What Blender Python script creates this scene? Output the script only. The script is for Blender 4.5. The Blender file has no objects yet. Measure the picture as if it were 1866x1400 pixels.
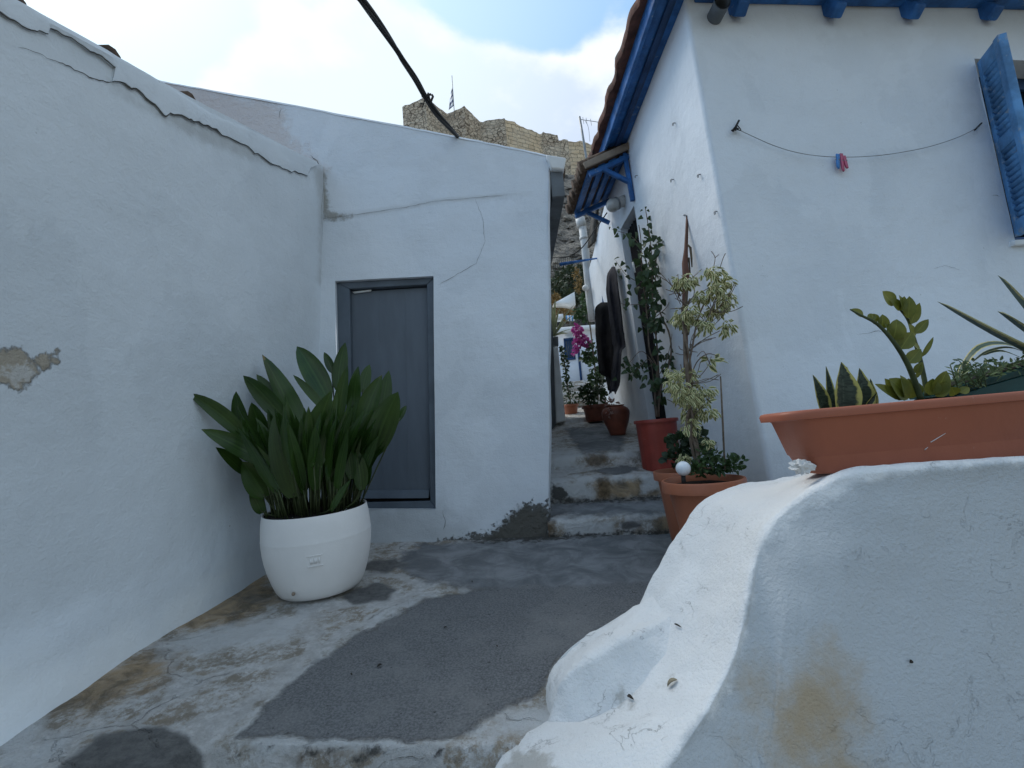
import bpy, math, random
import numpy as np
from mathutils import Vector, Matrix, noise as mnoise
R = math.radians
random.seed(7)
SC = bpy.context.scene
COL = SC.collection

# ---------------------------------------------------------------- camera
FPX, CX, CY = 900.0, 933.0, 700.0
PITCH, ROLL, EYE = R(7.0), R(5.0), 1.5
CAM = Vector((0, 0, EYE))
Fv = Vector((0, math.cos(PITCH), math.sin(PITCH)))
U0 = Vector((0, -math.sin(PITCH), math.cos(PITCH))); R0 = Vector((1, 0, 0))
Rv = R0 * math.cos(ROLL) - U0 * math.sin(ROLL)
Uv = R0 * math.sin(ROLL) + U0 * math.cos(ROLL)
cd = bpy.data.cameras.new('camera'); cam = bpy.data.objects.new('camera', cd); COL.objects.link(cam)
cd.sensor_width = 36; cd.lens = FPX / 1866 * 36; cd.clip_start = .05; cd.clip_end = 2000
cam.matrix_world = Matrix.Translation(CAM) @ Matrix((Rv, Uv, -Fv)).transposed().to_4x4()
SC.camera = cam

# ---------------------------------------------------------------- light
SUN_AZ, SUN_EL = R(-50), R(52)          # azimuth measured from +Y, clockwise positive
w = bpy.data.worlds.new('World'); SC.world = w; w.use_nodes = True
SC.view_settings.view_transform = 'Standard'; SC.view_settings.look = 'None'
SC.view_settings.exposure = 0.32; SC.view_settings.gamma = 1
SC.cycles.max_bounces = 6; SC.cycles.diffuse_bounces = 4; SC.cycles.transparent_max_bounces = 6
SC.cycles.use_denoising = True

def N(nt, typ, ins=None, **props):
    n = nt.nodes.new(typ)
    for k, v in props.items(): setattr(n, k, v)
    for k, v in (ins or {}).items():
        s = n.inputs[k]
        if isinstance(v, bpy.types.NodeSocket): nt.links.new(v, s)
        else: s.default_value = v
    return n
def math_(nt, op, a, b=0.0, c=0.0, clamp=False):
    return N(nt, 'ShaderNodeMath', {0: a, 1: b, 2: c}, operation=op, use_clamp=clamp).outputs[0]
def mix(nt, f, a, b, blend='MIX'):
    n = N(nt, 'ShaderNodeMix', {0: f, 6: a, 7: b}, data_type='RGBA', blend_type=blend)
    return n.outputs[2]
def ramp(nt, f, lo, hi, a=0.0, b=1.0):
    return N(nt, 'ShaderNodeMapRange', {0: f, 1: lo, 2: hi, 3: a, 4: b}, interpolation_type='SMOOTHSTEP').outputs[0]
def c4(c): return (c[0], c[1], c[2], 1)

CLOUD_A, CLOUD_B = (4.6, 7.7, 0), (3.3, .9, 0)
def build_sky():
    nt = w.node_tree; bg = nt.nodes['Background']
    sky = N(nt, 'ShaderNodeTexSky', sky_type='NISHITA', sun_disc=False)
    sky.sun_elevation = SUN_EL; sky.sun_rotation = SUN_AZ; sky.dust_density = 1.5
    tc = N(nt, 'ShaderNodeTexCoord').outputs['Generated']
    sep = N(nt, 'ShaderNodeSeparateXYZ', {0: tc})
    zc = math_(nt, 'ADD', math_(nt, 'MAXIMUM', sep.outputs[2], 0.0), .22)
    pv = N(nt, 'ShaderNodeCombineXYZ', {0: math_(nt, 'DIVIDE', sep.outputs[0], zc), 1: math_(nt, 'DIVIDE', sep.outputs[1], zc), 2: 0.0}).outputs[0]
    n1 = N(nt, 'ShaderNodeTexNoise', {'Vector': N(nt, 'ShaderNodeMapping', {0: pv, 1: CLOUD_A}).outputs[0], 'Scale': 1.25, 'Detail': 8, 'Roughness': .5, 'Distortion': .15}).outputs[0]
    n2 = N(nt, 'ShaderNodeTexNoise', {'Vector': N(nt, 'ShaderNodeMapping', {0: pv, 1: CLOUD_B}).outputs[0], 'Scale': 3.0, 'Detail': 8, 'Roughness': .55}).outputs[0]
    # the veil brightens towards the hidden sun
    sd = Vector((math.sin(SUN_AZ) * math.cos(SUN_EL), math.cos(SUN_AZ) * math.cos(SUN_EL), math.sin(SUN_EL)))
    dt = N(nt, 'ShaderNodeVectorMath', {0: tc, 1: sd}, operation='DOT_PRODUCT').outputs['Value']
    glow = ramp(nt, dt, .60, .93); far = ramp(nt, dt, -.35, .62)
    grey = mix(nt, far, c4((3.7, 4.8, 5.5)), mix(nt, glow, c4((5.3, 6.2, 7.9)), c4((7.4, 8.5, 9.2))))
    white = mix(nt, far, c4((4.5, 5.8, 6.8)), mix(nt, glow, c4((7.9, 8.5, 9.2)), c4((8.2, 8.5, 8.7))))
    # a bank of cloud fills the right of the view and thins out overhead
    m_ = math_(nt, 'ADD', math_(nt, 'SUBTRACT', n1, .17), math_(nt, 'SUBTRACT', ramp(nt, sep.outputs[0], -.56, -.26, 0, .24), ramp(nt, sep.outputs[2], .56, .68, 0, .18)))
    cloud = mix(nt, ramp(nt, math_(nt, 'ADD', m_, math_(nt, 'MULTIPLY', math_(nt, 'SUBTRACT', n2, .5), .75)), .44, .60), white, grey)
    clear = mix(nt, .75, mix(nt, 1.0, sky.outputs[0], c4((1.5, 1.6, 1.7)), 'MULTIPLY'), mix(nt, far, c4((2.2, 4.0, 6.2)), mix(nt, glow, c4((2.9, 5.2, 8.6)), c4((5.8, 8.0, 8.7)))))
    col = mix(nt, ramp(nt, m_, .40, .45), clear, cloud)
    nt.links.new(col, bg.inputs[0]); bg.inputs[1].default_value = .1
build_sky()
sl = bpy.data.lights.new('sun', 'SUN'); sl.energy = 1.5; sl.angle = R(30); sl.color = (1, .96, .9)
so = bpy.data.objects.new('sun', sl); COL.objects.link(so)
so.rotation_euler = (R(90) - SUN_EL, 0, math.pi - SUN_AZ)
so.location = (-5, 5, 12)

# ---------------------------------------------------------------- pixel <-> space
def ray(px, py): return Fv + Rv * ((px - CX) / FPX) - Uv * ((py - CY) / FPX)
def P(px, py, d):                       # point on the pixel's ray at horizontal distance d
    r = ray(px, py); return CAM + r * (d / r.y)
def at_z(px, py, z):
    r = ray(px, py); return CAM + r * ((z - EYE) / r.z)
class Plane:
    def __init__(s, a, b, c): s.o = a; s.n = (b - a).cross(c - a).normalized()
    def __call__(s, px, py):
        r = ray(px, py); return CAM + r * ((s.o - CAM).dot(s.n) / r.dot(s.n))
def project(V):
    Q = V - np.array(CAM); z = Q @ np.array(Fv)
    z = np.where(np.abs(z) < 1e-4, 1e-4, z)
    return CX + FPX * (Q @ np.array(Rv)) / z, CY - FPX * (Q @ np.array(Uv)) / z, z
def sdf(X, Y, poly):
    poly = np.array(poly, float); d = np.full(X.shape, 1e9); ins = np.zeros(X.shape, bool)
    for i in range(len(poly)):
        a, b = poly[i], poly[(i + 1) % len(poly)]; e = b - a
        t = np.clip(((X - a[0]) * e[0] + (Y - a[1]) * e[1]) / (e @ e + 1e-9), 0, 1)
        d = np.minimum(d, np.hypot(X - a[0] - t * e[0], Y - a[1] - t * e[1]))
        if a[1] != b[1]:
            c = (a[1] > Y) != (b[1] > Y)
            ins ^= c & (X < (b[0] - a[0]) * (Y - a[1]) / (b[1] - a[1]) + a[0])
    return np.where(ins, d, -d)

# ---------------------------------------------------------------- mesh builder
class MB:
    def __init__(s): s.v = []; s.f = []; s.uv = []; s.mi = []; s.m = 0
    def face(s, idx, uv=None): s.f.append(tuple(idx)); s.uv.append(uv or [(0, 0)] * len(idx)); s.mi.append(s.m)
    def add(s, pts): k = len(s.v); s.v += [tuple(p) for p in pts]; return k
    def grid(s, rows, closed=False):
        nr, nc = len(rows), len(rows[0]); k = s.add([p for r in rows for p in r])
        for i in range(nr - 1):
            for j in range(nc if closed else nc - 1):
                a, b = k + i * nc + j, k + i * nc + (j + 1) % nc
                s.face((a, b, b + nc, a + nc), [(j / nc, i / nr), ((j + 1) / nc, i / nr), ((j + 1) / nc, (i + 1) / nr), (j / nc, (i + 1) / nr)])
        return k
    def hexa(s, p):                       # 8 points: bottom 4 then top 4
        k = s.add(p)
        for f in ((3, 2, 1, 0), (4, 5, 6, 7), (0, 1, 5, 4), (1, 2, 6, 5), (2, 3, 7, 6), (3, 0, 4, 7)): s.face([k + i for i in f])
    def beam(s, a, b, wd, ht, up=(0, 0, 1), wd2=None, ht2=None):
        a, b = Vector(a), Vector(b); t = (b - a).normalized(); up = Vector(up)
        sd = t.cross(up).normalized(); u = sd.cross(t).normalized(); P8 = []
        q = []
        for p, W, H in ((a, wd, ht), (b, wd2 or wd, ht2 or ht)):
            q.append([p - sd * W / 2 - u * H / 2, p + sd * W / 2 - u * H / 2, p + sd * W / 2 + u * H / 2, p - sd * W / 2 + u * H / 2])
        s.hexa([q[0][0], q[0][1], q[1][1], q[1][0], q[0][3], q[0][2], q[1][2], q[1][3]])
    def box(s, c, size, rz=0):
        c = Vector(c); x, y, z = (i / 2 for i in size); M = Matrix.Rotation(rz, 3, 'Z')
        s.hexa([c + M @ Vector(p) for p in ((-x, -y, -z), (x, -y, -z), (x, y, -z), (-x, y, -z), (-x, -y, z), (x, -y, z), (x, y, z), (-x, y, z))])
    def prism(s, poly, off):
        off = Vector(off); poly = [Vector(p) for p in poly]; n = len(poly)
        k = s.add(poly); s.add([p + off for p in poly])
        s.face([k + i for i in range(n)]); s.face([k + n + i for i in reversed(range(n))])
        for i in range(n): j = (i + 1) % n; s.face((k + j, k + i, k + n + i, k + n + j))
    def tube(s, pts, rad, seg=8, caps=True):
        pts = [Vector(p) for p in pts]; n = len(pts)
        if not hasattr(rad, '__len__'): rad = [rad] * n
        t0 = (pts[1] - pts[0]).normalized(); x = t0.orthogonal().normalized(); rows = []
        for i in range(n):
            t = (pts[min(i + 1, n - 1)] - pts[max(i - 1, 0)]).normalized()
            x = (x - t * x.dot(t)).normalized(); y = t.cross(x)
            rows.append([pts[i] + (x * math.cos(2 * math.pi * j / seg) + y * math.sin(2 * math.pi * j / seg)) * rad[i] for j in range(seg)])
        k = s.grid(rows, True)
        if caps: s.face([k + j for j in reversed(range(seg))]); s.face([k + (n - 1) * seg + j for j in range(seg)])
    def lathe(s, prof, M, seg=40, sx=1, sy=1):
        rows = [[M @ Vector((r * sx * math.cos(2 * math.pi * j / seg), r * sy * math.sin(2 * math.pi * j / seg), z)) for j in range(seg)] for r, z in prof]
        k = s.grid(rows, True)
        s.face([k + j for j in reversed(range(seg))]); s.face([k + (len(prof) - 1) * seg + j for j in range(seg)])
    def sphere(s, c, r, seg=20, rings=12, sz=1):
        s.lathe([(max(1e-4, r * math.sin(math.pi * i / rings)), -r * sz * math.cos(math.pi * i / rings)) for i in range(rings + 1)], Matrix.Translation(c), seg)
    def leaf(s, p0, p1, wd, nrm, bend=0, fold=.15, n=6, prof=None, bdir=None, twist=0):
        p0, p1 = Vector(p0), Vector(p1); ax = p1 - p0; L = ax.length
        nrm = Vector(nrm); nrm = (nrm - ax * nrm.dot(ax) / (L * L + 1e-9))
        nrm = nrm.normalized() if nrm.length > 1e-4 else ax.orthogonal().normalized()
        bd = Vector(bdir) if bdir is not None else nrm
        prof = prof or (lambda t: math.sin(math.pi * min(1, t ** .8 * .97 + .03)) ** .75)
        k = len(s.v)
        for i in range(n + 1):
            t = i / n; c = p0 + ax * t + bd * (bend * L * 4 * t * (1 - t))
            tg = (ax + bd * (bend * L * 4 * (1 - 2 * t))).normalized()
            nn = Matrix.Rotation(twist * t, 3, tg) @ nrm if twist else nrm
            sd = tg.cross(nn).normalized(); up = sd.cross(tg); h = wd * .5 * max(.02, prof(t))
            s.v += [tuple(c - sd * h + up * h * fold * 2), tuple(c), tuple(c + sd * h + up * h * fold * 2)]
        for i in range(n):
            a = k + i * 3; t0, t1 = i / n, (i + 1) / n
            s.face((a, a + 1, a + 4, a + 3), [(0, t0), (.5, t0), (.5, t1), (0, t1)])
            s.face((a + 1, a + 2, a + 5, a + 4), [(.5, t0), (1, t0), (1, t1), (.5, t1)])
    def build(s, name, mat, parent=None, smooth=True, bevel=0, auto=None):
        me = bpy.data.meshes.new(name); me.from_pydata(s.v, [], s.f); me.update()
        uvl = me.uv_layers.new(name='UVMap'); flat = [c for f in s.uv for uv in f for c in uv]
        uvl.data.foreach_set('uv', flat)
        for m in (mat if isinstance(mat, (list, tuple)) else [mat]): me.materials.append(m)
        me.polygons.foreach_set('material_index', s.mi)
        me.polygons.foreach_set('use_smooth', [smooth] * len(me.polygons))
        o = bpy.data.objects.new(name, me); COL.objects.link(o)
        if auto: me.set_sharp_from_angle(angle=R(auto))
        if bevel:
            b = o.modifiers.new('bevel', 'BEVEL'); b.width = bevel; b.segments = 2; b.limit_method = 'ANGLE'
        if parent: adopt(o, parent)
        return o
def adopt(o, parent):                     # geometry is authored in world coordinates
    o.parent = parent
    if parent.type == 'EMPTY': o.matrix_parent_inverse = Matrix.Translation(parent.location).inverted()
    return o
def tag(o, label, cat, group=None, kind=None):
    if kind: o['kind'] = kind
    if label: o['label'] = label
    if cat: o['category'] = cat
    if group: o['group'] = group
    return o
def thing(name, label, cat, loc, group=None):
    o = bpy.data.objects.new(name, None); COL.objects.link(o); o.location = loc; o.empty_display_size = .1
    return tag(o, label, cat, group)
def struct(o, label=None): o['kind'] = 'structure'; return o
def fbm(p, sc, octv=4): return mnoise.fractal(Vector(p) * sc, 1.0, 2.0, octv)
def wob(p, amp, sc):                      # smooth vector wobble
    v = mnoise.noise_vector(Vector(p) * sc); return Vector(p) + v * amp
def crom(pts, n):                         # catmull-rom through points (list of Vectors)
    pts = [Vector(p) for p in pts]; out = []
    for i in range(len(pts) - 1):
        a, b, c, d = pts[max(i - 1, 0)], pts[i], pts[i + 1], pts[min(i + 2, len(pts) - 1)]
        for k in range(n):
            t = k / n
            out.append(.5 * ((2 * b) + (c - a) * t + (2 * a - 5 * b + 4 * c - d) * t * t + (3 * b - a - 3 * c + d) * t ** 3))
    return out + [pts[-1]]
def lattice(mb, ctrl, du, dv, holes=(), disp=None):
    """bilinear sheet through a control net; holes = skipped (row, col) cells"""
    nr, nc = len(ctrl), len(ctrl[0])
    rt = [(i, k / dv[i]) for i in range(nr - 1) for k in range(dv[i])] + [(nr - 2, 1.0)]
    ct = [(j, k / du[j]) for j in range(nc - 1) for k in range(du[j])] + [(nc - 2, 1.0)]
    k0 = len(mb.v)
    for i, v in rt:
        for j, u in ct:
            p = (ctrl[i][j] * (1 - u) + ctrl[i][j + 1] * u) * (1 - v) + (ctrl[i + 1][j] * (1 - u) + ctrl[i + 1][j + 1] * u) * v
            mb.v.append(tuple(disp(p) if disp else p))
    W = len(ct)
    for a in range(len(rt) - 1):
        for b in range(W - 1):
            if (rt[a][0], ct[b][0]) in holes: continue
            q = k0 + a * W + b; mb.face((q, q + W, q + W + 1, q + 1))
def attr(o, name, fn):
    me = o.data; V = np.empty(len(me.vertices) * 3); me.vertices.foreach_get('co', V); V = V.reshape(-1, 3)
    a = me.attributes.new(name, 'FLOAT', 'POINT'); a.data.foreach_set('value', fn(V).astype(np.float32))
def px_attr(o, name, *polys):             # signed distance (metres) to outlines drawn on the surface
    def fn(V):
        X, Y, Z = project(V); d = np.full(len(X), -1e9)
        for p in polys: d = np.maximum(d, sdf(X, Y, p))
        return np.clip(np.where(Z > .1, d * Z / FPX, -1), -1, 1)
    attr(o, name, fn)

# ---------------------------------------------------------------- materials
def new_mat(name):
    m = bpy.data.materials.new(name); m.use_nodes = True; nt = m.node_tree
    return m, nt, nt.nodes['Principled BSDF']
def noise(nt, scale, detail=5, rough=.55, vec=None, dist=0.0, off=None):
    vec = vec or N(nt, 'ShaderNodeTexCoord').outputs['Object']
    if off: vec = N(nt, 'ShaderNodeMapping', {0: vec, 1: off}).outputs[0]
    return N(nt, 'ShaderNodeTexNoise', {'Vector': vec, 'Scale': scale, 'Detail': detail, 'Roughness': rough, 'Distortion': dist}).outputs[0]
def bump(nt, b, h, dist, strength=1.0, prev=None):
    ins = {'Strength': strength, 'Distance': dist, 'Height': h}
    if prev: ins['Normal'] = prev
    o = N(nt, 'ShaderNodeBump', ins).outputs[0]; nt.links.new(o, b.inputs['Normal']); return o
def simple(name, col, rough=.6, var=.25, scale=6, bmp=.002, bscale=40, metal=0, stretch=None, spec=.3, dirt=None):
    m, nt, b = new_mat(name); vec = N(nt, 'ShaderNodeTexCoord').outputs['Object']
    if stretch: vec = N(nt, 'ShaderNodeMapping', {0: vec, 3: stretch}).outputs[0]
    n = noise(nt, scale, 6, .6, vec)
    c = mix(nt, ramp(nt, n, .3, .7), c4([x * (1 - var) for x in col]), c4([min(1, x * (1 + var)) for x in col]))
    if dirt:
        c = mix(nt, ramp(nt, noise(nt, dirt[1], 8, .7, vec, off=(3, 5, 9)), dirt[2], dirt[2] + .08), c, c4(dirt[0]))
    nt.links.new(c, b.inputs['Base Color']); b.inputs['Roughness'].default_value = rough
    b.inputs['Metallic'].default_value = metal; b.inputs['Specular IOR Level'].default_value = spec
    if bmp: bump(nt, b, noise(nt, bscale, 6, .6, vec), bmp)
    return m
def masked(nt, c, name, col, amp, scale, soft, strength=1.0, off=(0, 0, 0), bias=0.0):
    a = N(nt, 'ShaderNodeAttribute', attribute_name=name, attribute_type='GEOMETRY').outputs['Fac']
    n = noise(nt, scale, 8, .65, off=off)
    s = math_(nt, 'ADD', a, math_(nt, 'MULTIPLY', math_(nt, 'SUBTRACT', n, .5), amp))
    f = math_(nt, 'MULTIPLY', ramp(nt, s, bias - soft, bias + soft), strength)
    return mix(nt, f, c, col if isinstance(col, bpy.types.NodeSocket) else c4(col)), f
def plaster(name, col=(.74, .77, .81), lump=.012, grain=.003, stain=.10, masks=(), speck=True, streak=.05, flake=.07, worm=.15, stipple=0):
    m, nt, b = new_mat(name); vec = N(nt, 'ShaderNodeTexCoord').outputs['Object']
    big = noise(nt, .9, 5, .6, off=(2, 7, 1)); brush = noise(nt, 1, 5, .6, N(nt, 'ShaderNodeMapping', {0: vec, 3: (7, 7, 42)}).outputs[0]); mid = noise(nt, 5, 7, .65, off=(5, 1, 4))
    c = mix(nt, ramp(nt, big, .35, .7), c4(col), c4([x * (1 - stain) * k for x, k in zip(col, (.99, 1, 1.01))]))
    c = mix(nt, math_(nt, 'MULTIPLY', ramp(nt, mid, .48, .8), stain * .9), c, c4([x * .72 for x in col]))
    pat = ramp(nt, noise(nt, 1.1, 6, .6, off=(12, 3, 7), dist=.4), .50, .53); c = mix(nt, math_(nt, 'MULTIPLY', pat, .35), c, c4([min(1, x * 1.06 + .01) for x in col]))
    if streak:
        sv = N(nt, 'ShaderNodeMapping', {0: vec, 3: (9, 9, .7)}).outputs[0]
        c = mix(nt, math_(nt, 'MULTIPLY', ramp(nt, noise(nt, 1, 6, .6, sv), .55, .8), streak), c, c4((.48, .49, .49)))
    if speck:
        sp = noise(nt, 38, 3, .5, off=(9, 2, 2)); cl = noise(nt, 3.1, 2, .5, off=(1, 9, 2))
        f = math_(nt, 'MULTIPLY', ramp(nt, sp, .73, .78), ramp(nt, cl, .45, .7)); c = mix(nt, math_(nt, 'MULTIPLY', f, .6), c, c4((.2, .19, .17)))
    h = math_(nt, 'ADD', noise(nt, 4.5, 4, .5), math_(nt, 'MULTIPLY', noise(nt, 16, 5, .55, dist=worm), .3))
    if stipple: h = math_(nt, 'ADD', h, math_(nt, 'MULTIPLY', noise(nt, 45, 4, .6), .22))
    h = math_(nt, 'ADD', h, math_(nt, 'MULTIPLY', brush, .10))
    fl = ramp(nt, math_(nt, 'ABSOLUTE', math_(nt, 'SUBTRACT', noise(nt, 7, 5, .6, off=(3, 3, 8), dist=.8), .5)), .008, .003)
    fl = math_(nt, 'MULTIPLY', fl, ramp(nt, noise(nt, 4.3, 3, .6, off=(6, 1, 3)), .52, .62))
    c = mix(nt, math_(nt, 'MULTIPLY', fl, .75 * flake), c, c4((.16, .155, .14)))
    h = math_(nt, 'SUBTRACT', h, math_(nt, 'MULTIPLY', fl, .35 * flake))
    for (an, mc, amp, sc, soft, st) in masks:
        c, f = masked(nt, c, an, mc, amp, sc, soft, st)
        if an in ('rough', 'moss', 'moss2', 'stain', 'chip'): h = math_(nt, 'ADD', h, math_(nt, 'MULTIPLY', f, math_(nt, 'MULTIPLY', noise(nt, 22, 6, .7), 1.6)))
    nt.links.new(c, b.inputs['Base Color']); b.inputs['Roughness'].default_value = .92; b.inputs['Specular IOR Level'].default_value = .15
    n1 = bump(nt, b, h, lump)
    bump(nt, b, noise(nt, 90, 5, .7), grain, 1.0, n1)
    return m
def leafmat(name, col, col2, edge=None, edgew=.12, bands=None, rough=.45, var=5, trans=.12, veins=0, tips=None):
    m, nt, b = new_mat(name)
    uv = N(nt, 'ShaderNodeUVMap').outputs[0]; sp = N(nt, 'ShaderNodeSeparateXYZ', {0: uv})
    rnd = noise(nt, var, 4, .6); c = mix(nt, ramp(nt, rnd, .35, .65), c4(col), c4(col2))
    across = math_(nt, 'MULTIPLY', math_(nt, 'ABSOLUTE', math_(nt, 'SUBTRACT', sp.outputs[0], .5)), 2.0)
    c = mix(nt, math_(nt, 'MULTIPLY', ramp(nt, across, .10, .02), .35), c, c4([min(1, x * 1.9 + .01) for x in col2]))
    if veins:
        vn = noise(nt, 1, 3, .5, N(nt, 'ShaderNodeMapping', {0: uv, 3: (26, .8, 1)}).outputs[0])
        c = mix(nt, math_(nt, 'MULTIPLY', ramp(nt, vn, .42, .62), veins), c, c4([x * 1.9 for x in col2]))
    if tips:
        tn = math_(nt, 'ADD', sp.outputs[1], math_(nt, 'MULTIPLY', math_(nt, 'SUBTRACT', noise(nt, 9, 4, .6), .5), .9))
        c = mix(nt, ramp(nt, tn, 1.08, 1.16), c, c4(tips))
    if bands:
        bn = noise(nt, 1, 3, .6, N(nt, 'ShaderNodeMapping', {0: uv, 3: (2.0, 16, 1)}).outputs[0], dist=1.2)
        c = mix(nt, ramp(nt, bn, .45, .56), c, c4(bands))
    if edge:
        jit = math_(nt, 'ADD', across, math_(nt, 'MULTIPLY', math_(nt, 'SUBTRACT', noise(nt, 60, 2, .5), .5), .5))
        c = mix(nt, ramp(nt, jit, 1 - edgew * 1.5, 1 - edgew * .7), c, c4(edge))
    nt.links.new(c, b.inputs['Base Color']); b.inputs['Roughness'].default_value = rough; b.inputs['Specular IOR Level'].default_value = .35
    tr = N(nt, 'ShaderNodeBsdfTranslucent', {0: mix(nt, .5, c, c4([x * 2 for x in col2]))})
    ms = N(nt, 'ShaderNodeMixShader', {0: trans, 1: b.outputs[0], 2: tr.outputs[0]})
    nt.links.new(ms.outputs[0], nt.nodes['Material Output'].inputs[0]); return m

# ---------------------------------------------------------------- palette
DARK = (.10, .095, .085)
M_left = plaster('limewash_left', (.70, .745, .79), masks=[
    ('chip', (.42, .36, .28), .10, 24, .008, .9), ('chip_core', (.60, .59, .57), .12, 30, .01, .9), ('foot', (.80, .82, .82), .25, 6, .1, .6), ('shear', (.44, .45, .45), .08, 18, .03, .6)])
M_mid = plaster('limewash_middle', (.72, .755, .80), masks=[
    ('rough', (.66, .60, .58), .26, 14, .07, .8), ('stain', (.25, .225, .175), .12, 30, .025, .7), ('lowgrey', (.40, .41, .41), .35, 5, .12, .45),
    ('moss', (.10, .095, .082), .30, 36, .018, .9), ('moss2', (.125, .118, .10), .22, 20, .03, .75)])
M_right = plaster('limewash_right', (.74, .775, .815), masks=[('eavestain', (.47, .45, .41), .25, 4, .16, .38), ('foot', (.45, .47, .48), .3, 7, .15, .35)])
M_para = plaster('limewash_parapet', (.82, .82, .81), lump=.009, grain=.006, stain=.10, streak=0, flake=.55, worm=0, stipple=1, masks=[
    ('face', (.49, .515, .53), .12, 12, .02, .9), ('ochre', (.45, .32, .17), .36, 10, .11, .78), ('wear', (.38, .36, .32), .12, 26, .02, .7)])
M_crack_shade = simple('crack_and_gap_shade', (.075, .072, .068), .95, bmp=0)
M_white = simple('white_paint', (.74, .75, .75), .6, .06, 5, .003, 14)
M_blue = simple('blue_paint', (.030, .125, .34), .5, .35, 7, .003, 30, stretch=(1, 1, 1), dirt=((.16, .24, .36), 11, .60))
M_bluel = simple('faded_blue_paint', (.10, .25, .46), .55, .35, 6, .003, 30, dirt=((.26, .33, .42), 12, .57))
M_bluedk = simple('dark_blue_paint', (.016, .05, .13), .5, .3, 6, .002, 30)
M_door = simple('slate_door_paint', (.120, .142, .172), .55, .10, 2, .0012, 30, stretch=(4, 4, .8), dirt=((.085, .10, .12), 5, .66))
M_frame = simple('slate_frame_paint', (.100, .122, .150), .55, .15, 5, .002, 30)
M_greyw = simple('grey_painted_wood', (.135, .15, .165), .7, .25, 5, .006, 14, dirt=((.04, .04, .04), 8, .62))
M_wood = simple('weathered_wood', (.085, .06, .045), .85, .4, 5, .006, 22, stretch=(1, 1, .3))
M_board = simple('bare_board', (.27, .215, .165), .8, .2, 5, .003, 26)
M_tile = simple('old_clay_tile', (.125, .058, .042), .85, .45, 7, .008, 18, dirt=((.06, .05, .04), 7, .55))
M_tileb = simple('brown_tile_edge', (.09, .06, .042), .9, .5, 12, .012, 16, dirt=((.22, .17, .13), 11, .6))
M_terra = simple('terracotta_plastic', (.36, .125, .065), .45, .10, 5, .001, 30, spec=.4, dirt=((.45, .25, .17), 16, .68))
M_terra2 = simple('terracotta_planter', (.335, .105, .058), .5, .08, 3, .0008, 60, spec=.35, dirt=((.40, .22, .16), 20, .66))
M_red = simple('red_plastic', (.27, .042, .028), .4, .14, 8, .001, 40, spec=.4, dirt=((.34, .15, .11), 14, .66))
M_amph = simple('glazed_clay', (.17, .052, .032), .45, .3, 7, .003, 14, dirt=((.08, .03, .02), 5, .6))
M_soil = simple('soil', (.018, .014, .011), .95, .5, 60, .02, 60, dirt=((.14, .13, .12), 85, .66))
M_pot = simple('white_pot_paint', (.80, .785, .775), .55, .035, 4, .0015, 22, dirt=((.50, .46, .40), 30, .70))
M_metal = simple('grey_metal', (.25, .26, .27), .45, .2, 6, .001, 30, metal=.6)
M_black = simple('black_rubber', (.022, .02, .019), .6, .3, 9, .003, 30)
M_pvc = simple('grey_white_pvc', (.55, .545, .53), .5, .15, 5, .001, 20, dirt=((.3, .29, .27), 5, .58))
M_cloth = simple('black_cloth', (.009, .009, .011), .85, .4, 6, .004, 22, spec=.15)
M_cloth2 = simple('charcoal_cloth', (.028, .028, .036), .85, .4, 6, .004, 22, spec=.15)
M_glass = simple('frosted_lamp_glass', (.46, .46, .44), .18, .1, 4, 0, spec=.6)
M_void = simple('dark_interior', (.007, .008, .011), .9, .2, 3, 0)
M_stem = simple('brown_stem', (.10, .075, .05), .85, .35, 18, .003, 50)
M_stemg = simple('green_stem', (.05, .065, .025), .6, .35, 12, .001, 40)
M_twig = simple('dry_twig', (.13, .10, .075), .9, .3, 20, .002, 60)
M_paper = simple('crumpled_paper', (.66, .65, .63), .8, .1, 12, .006, 30)

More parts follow.
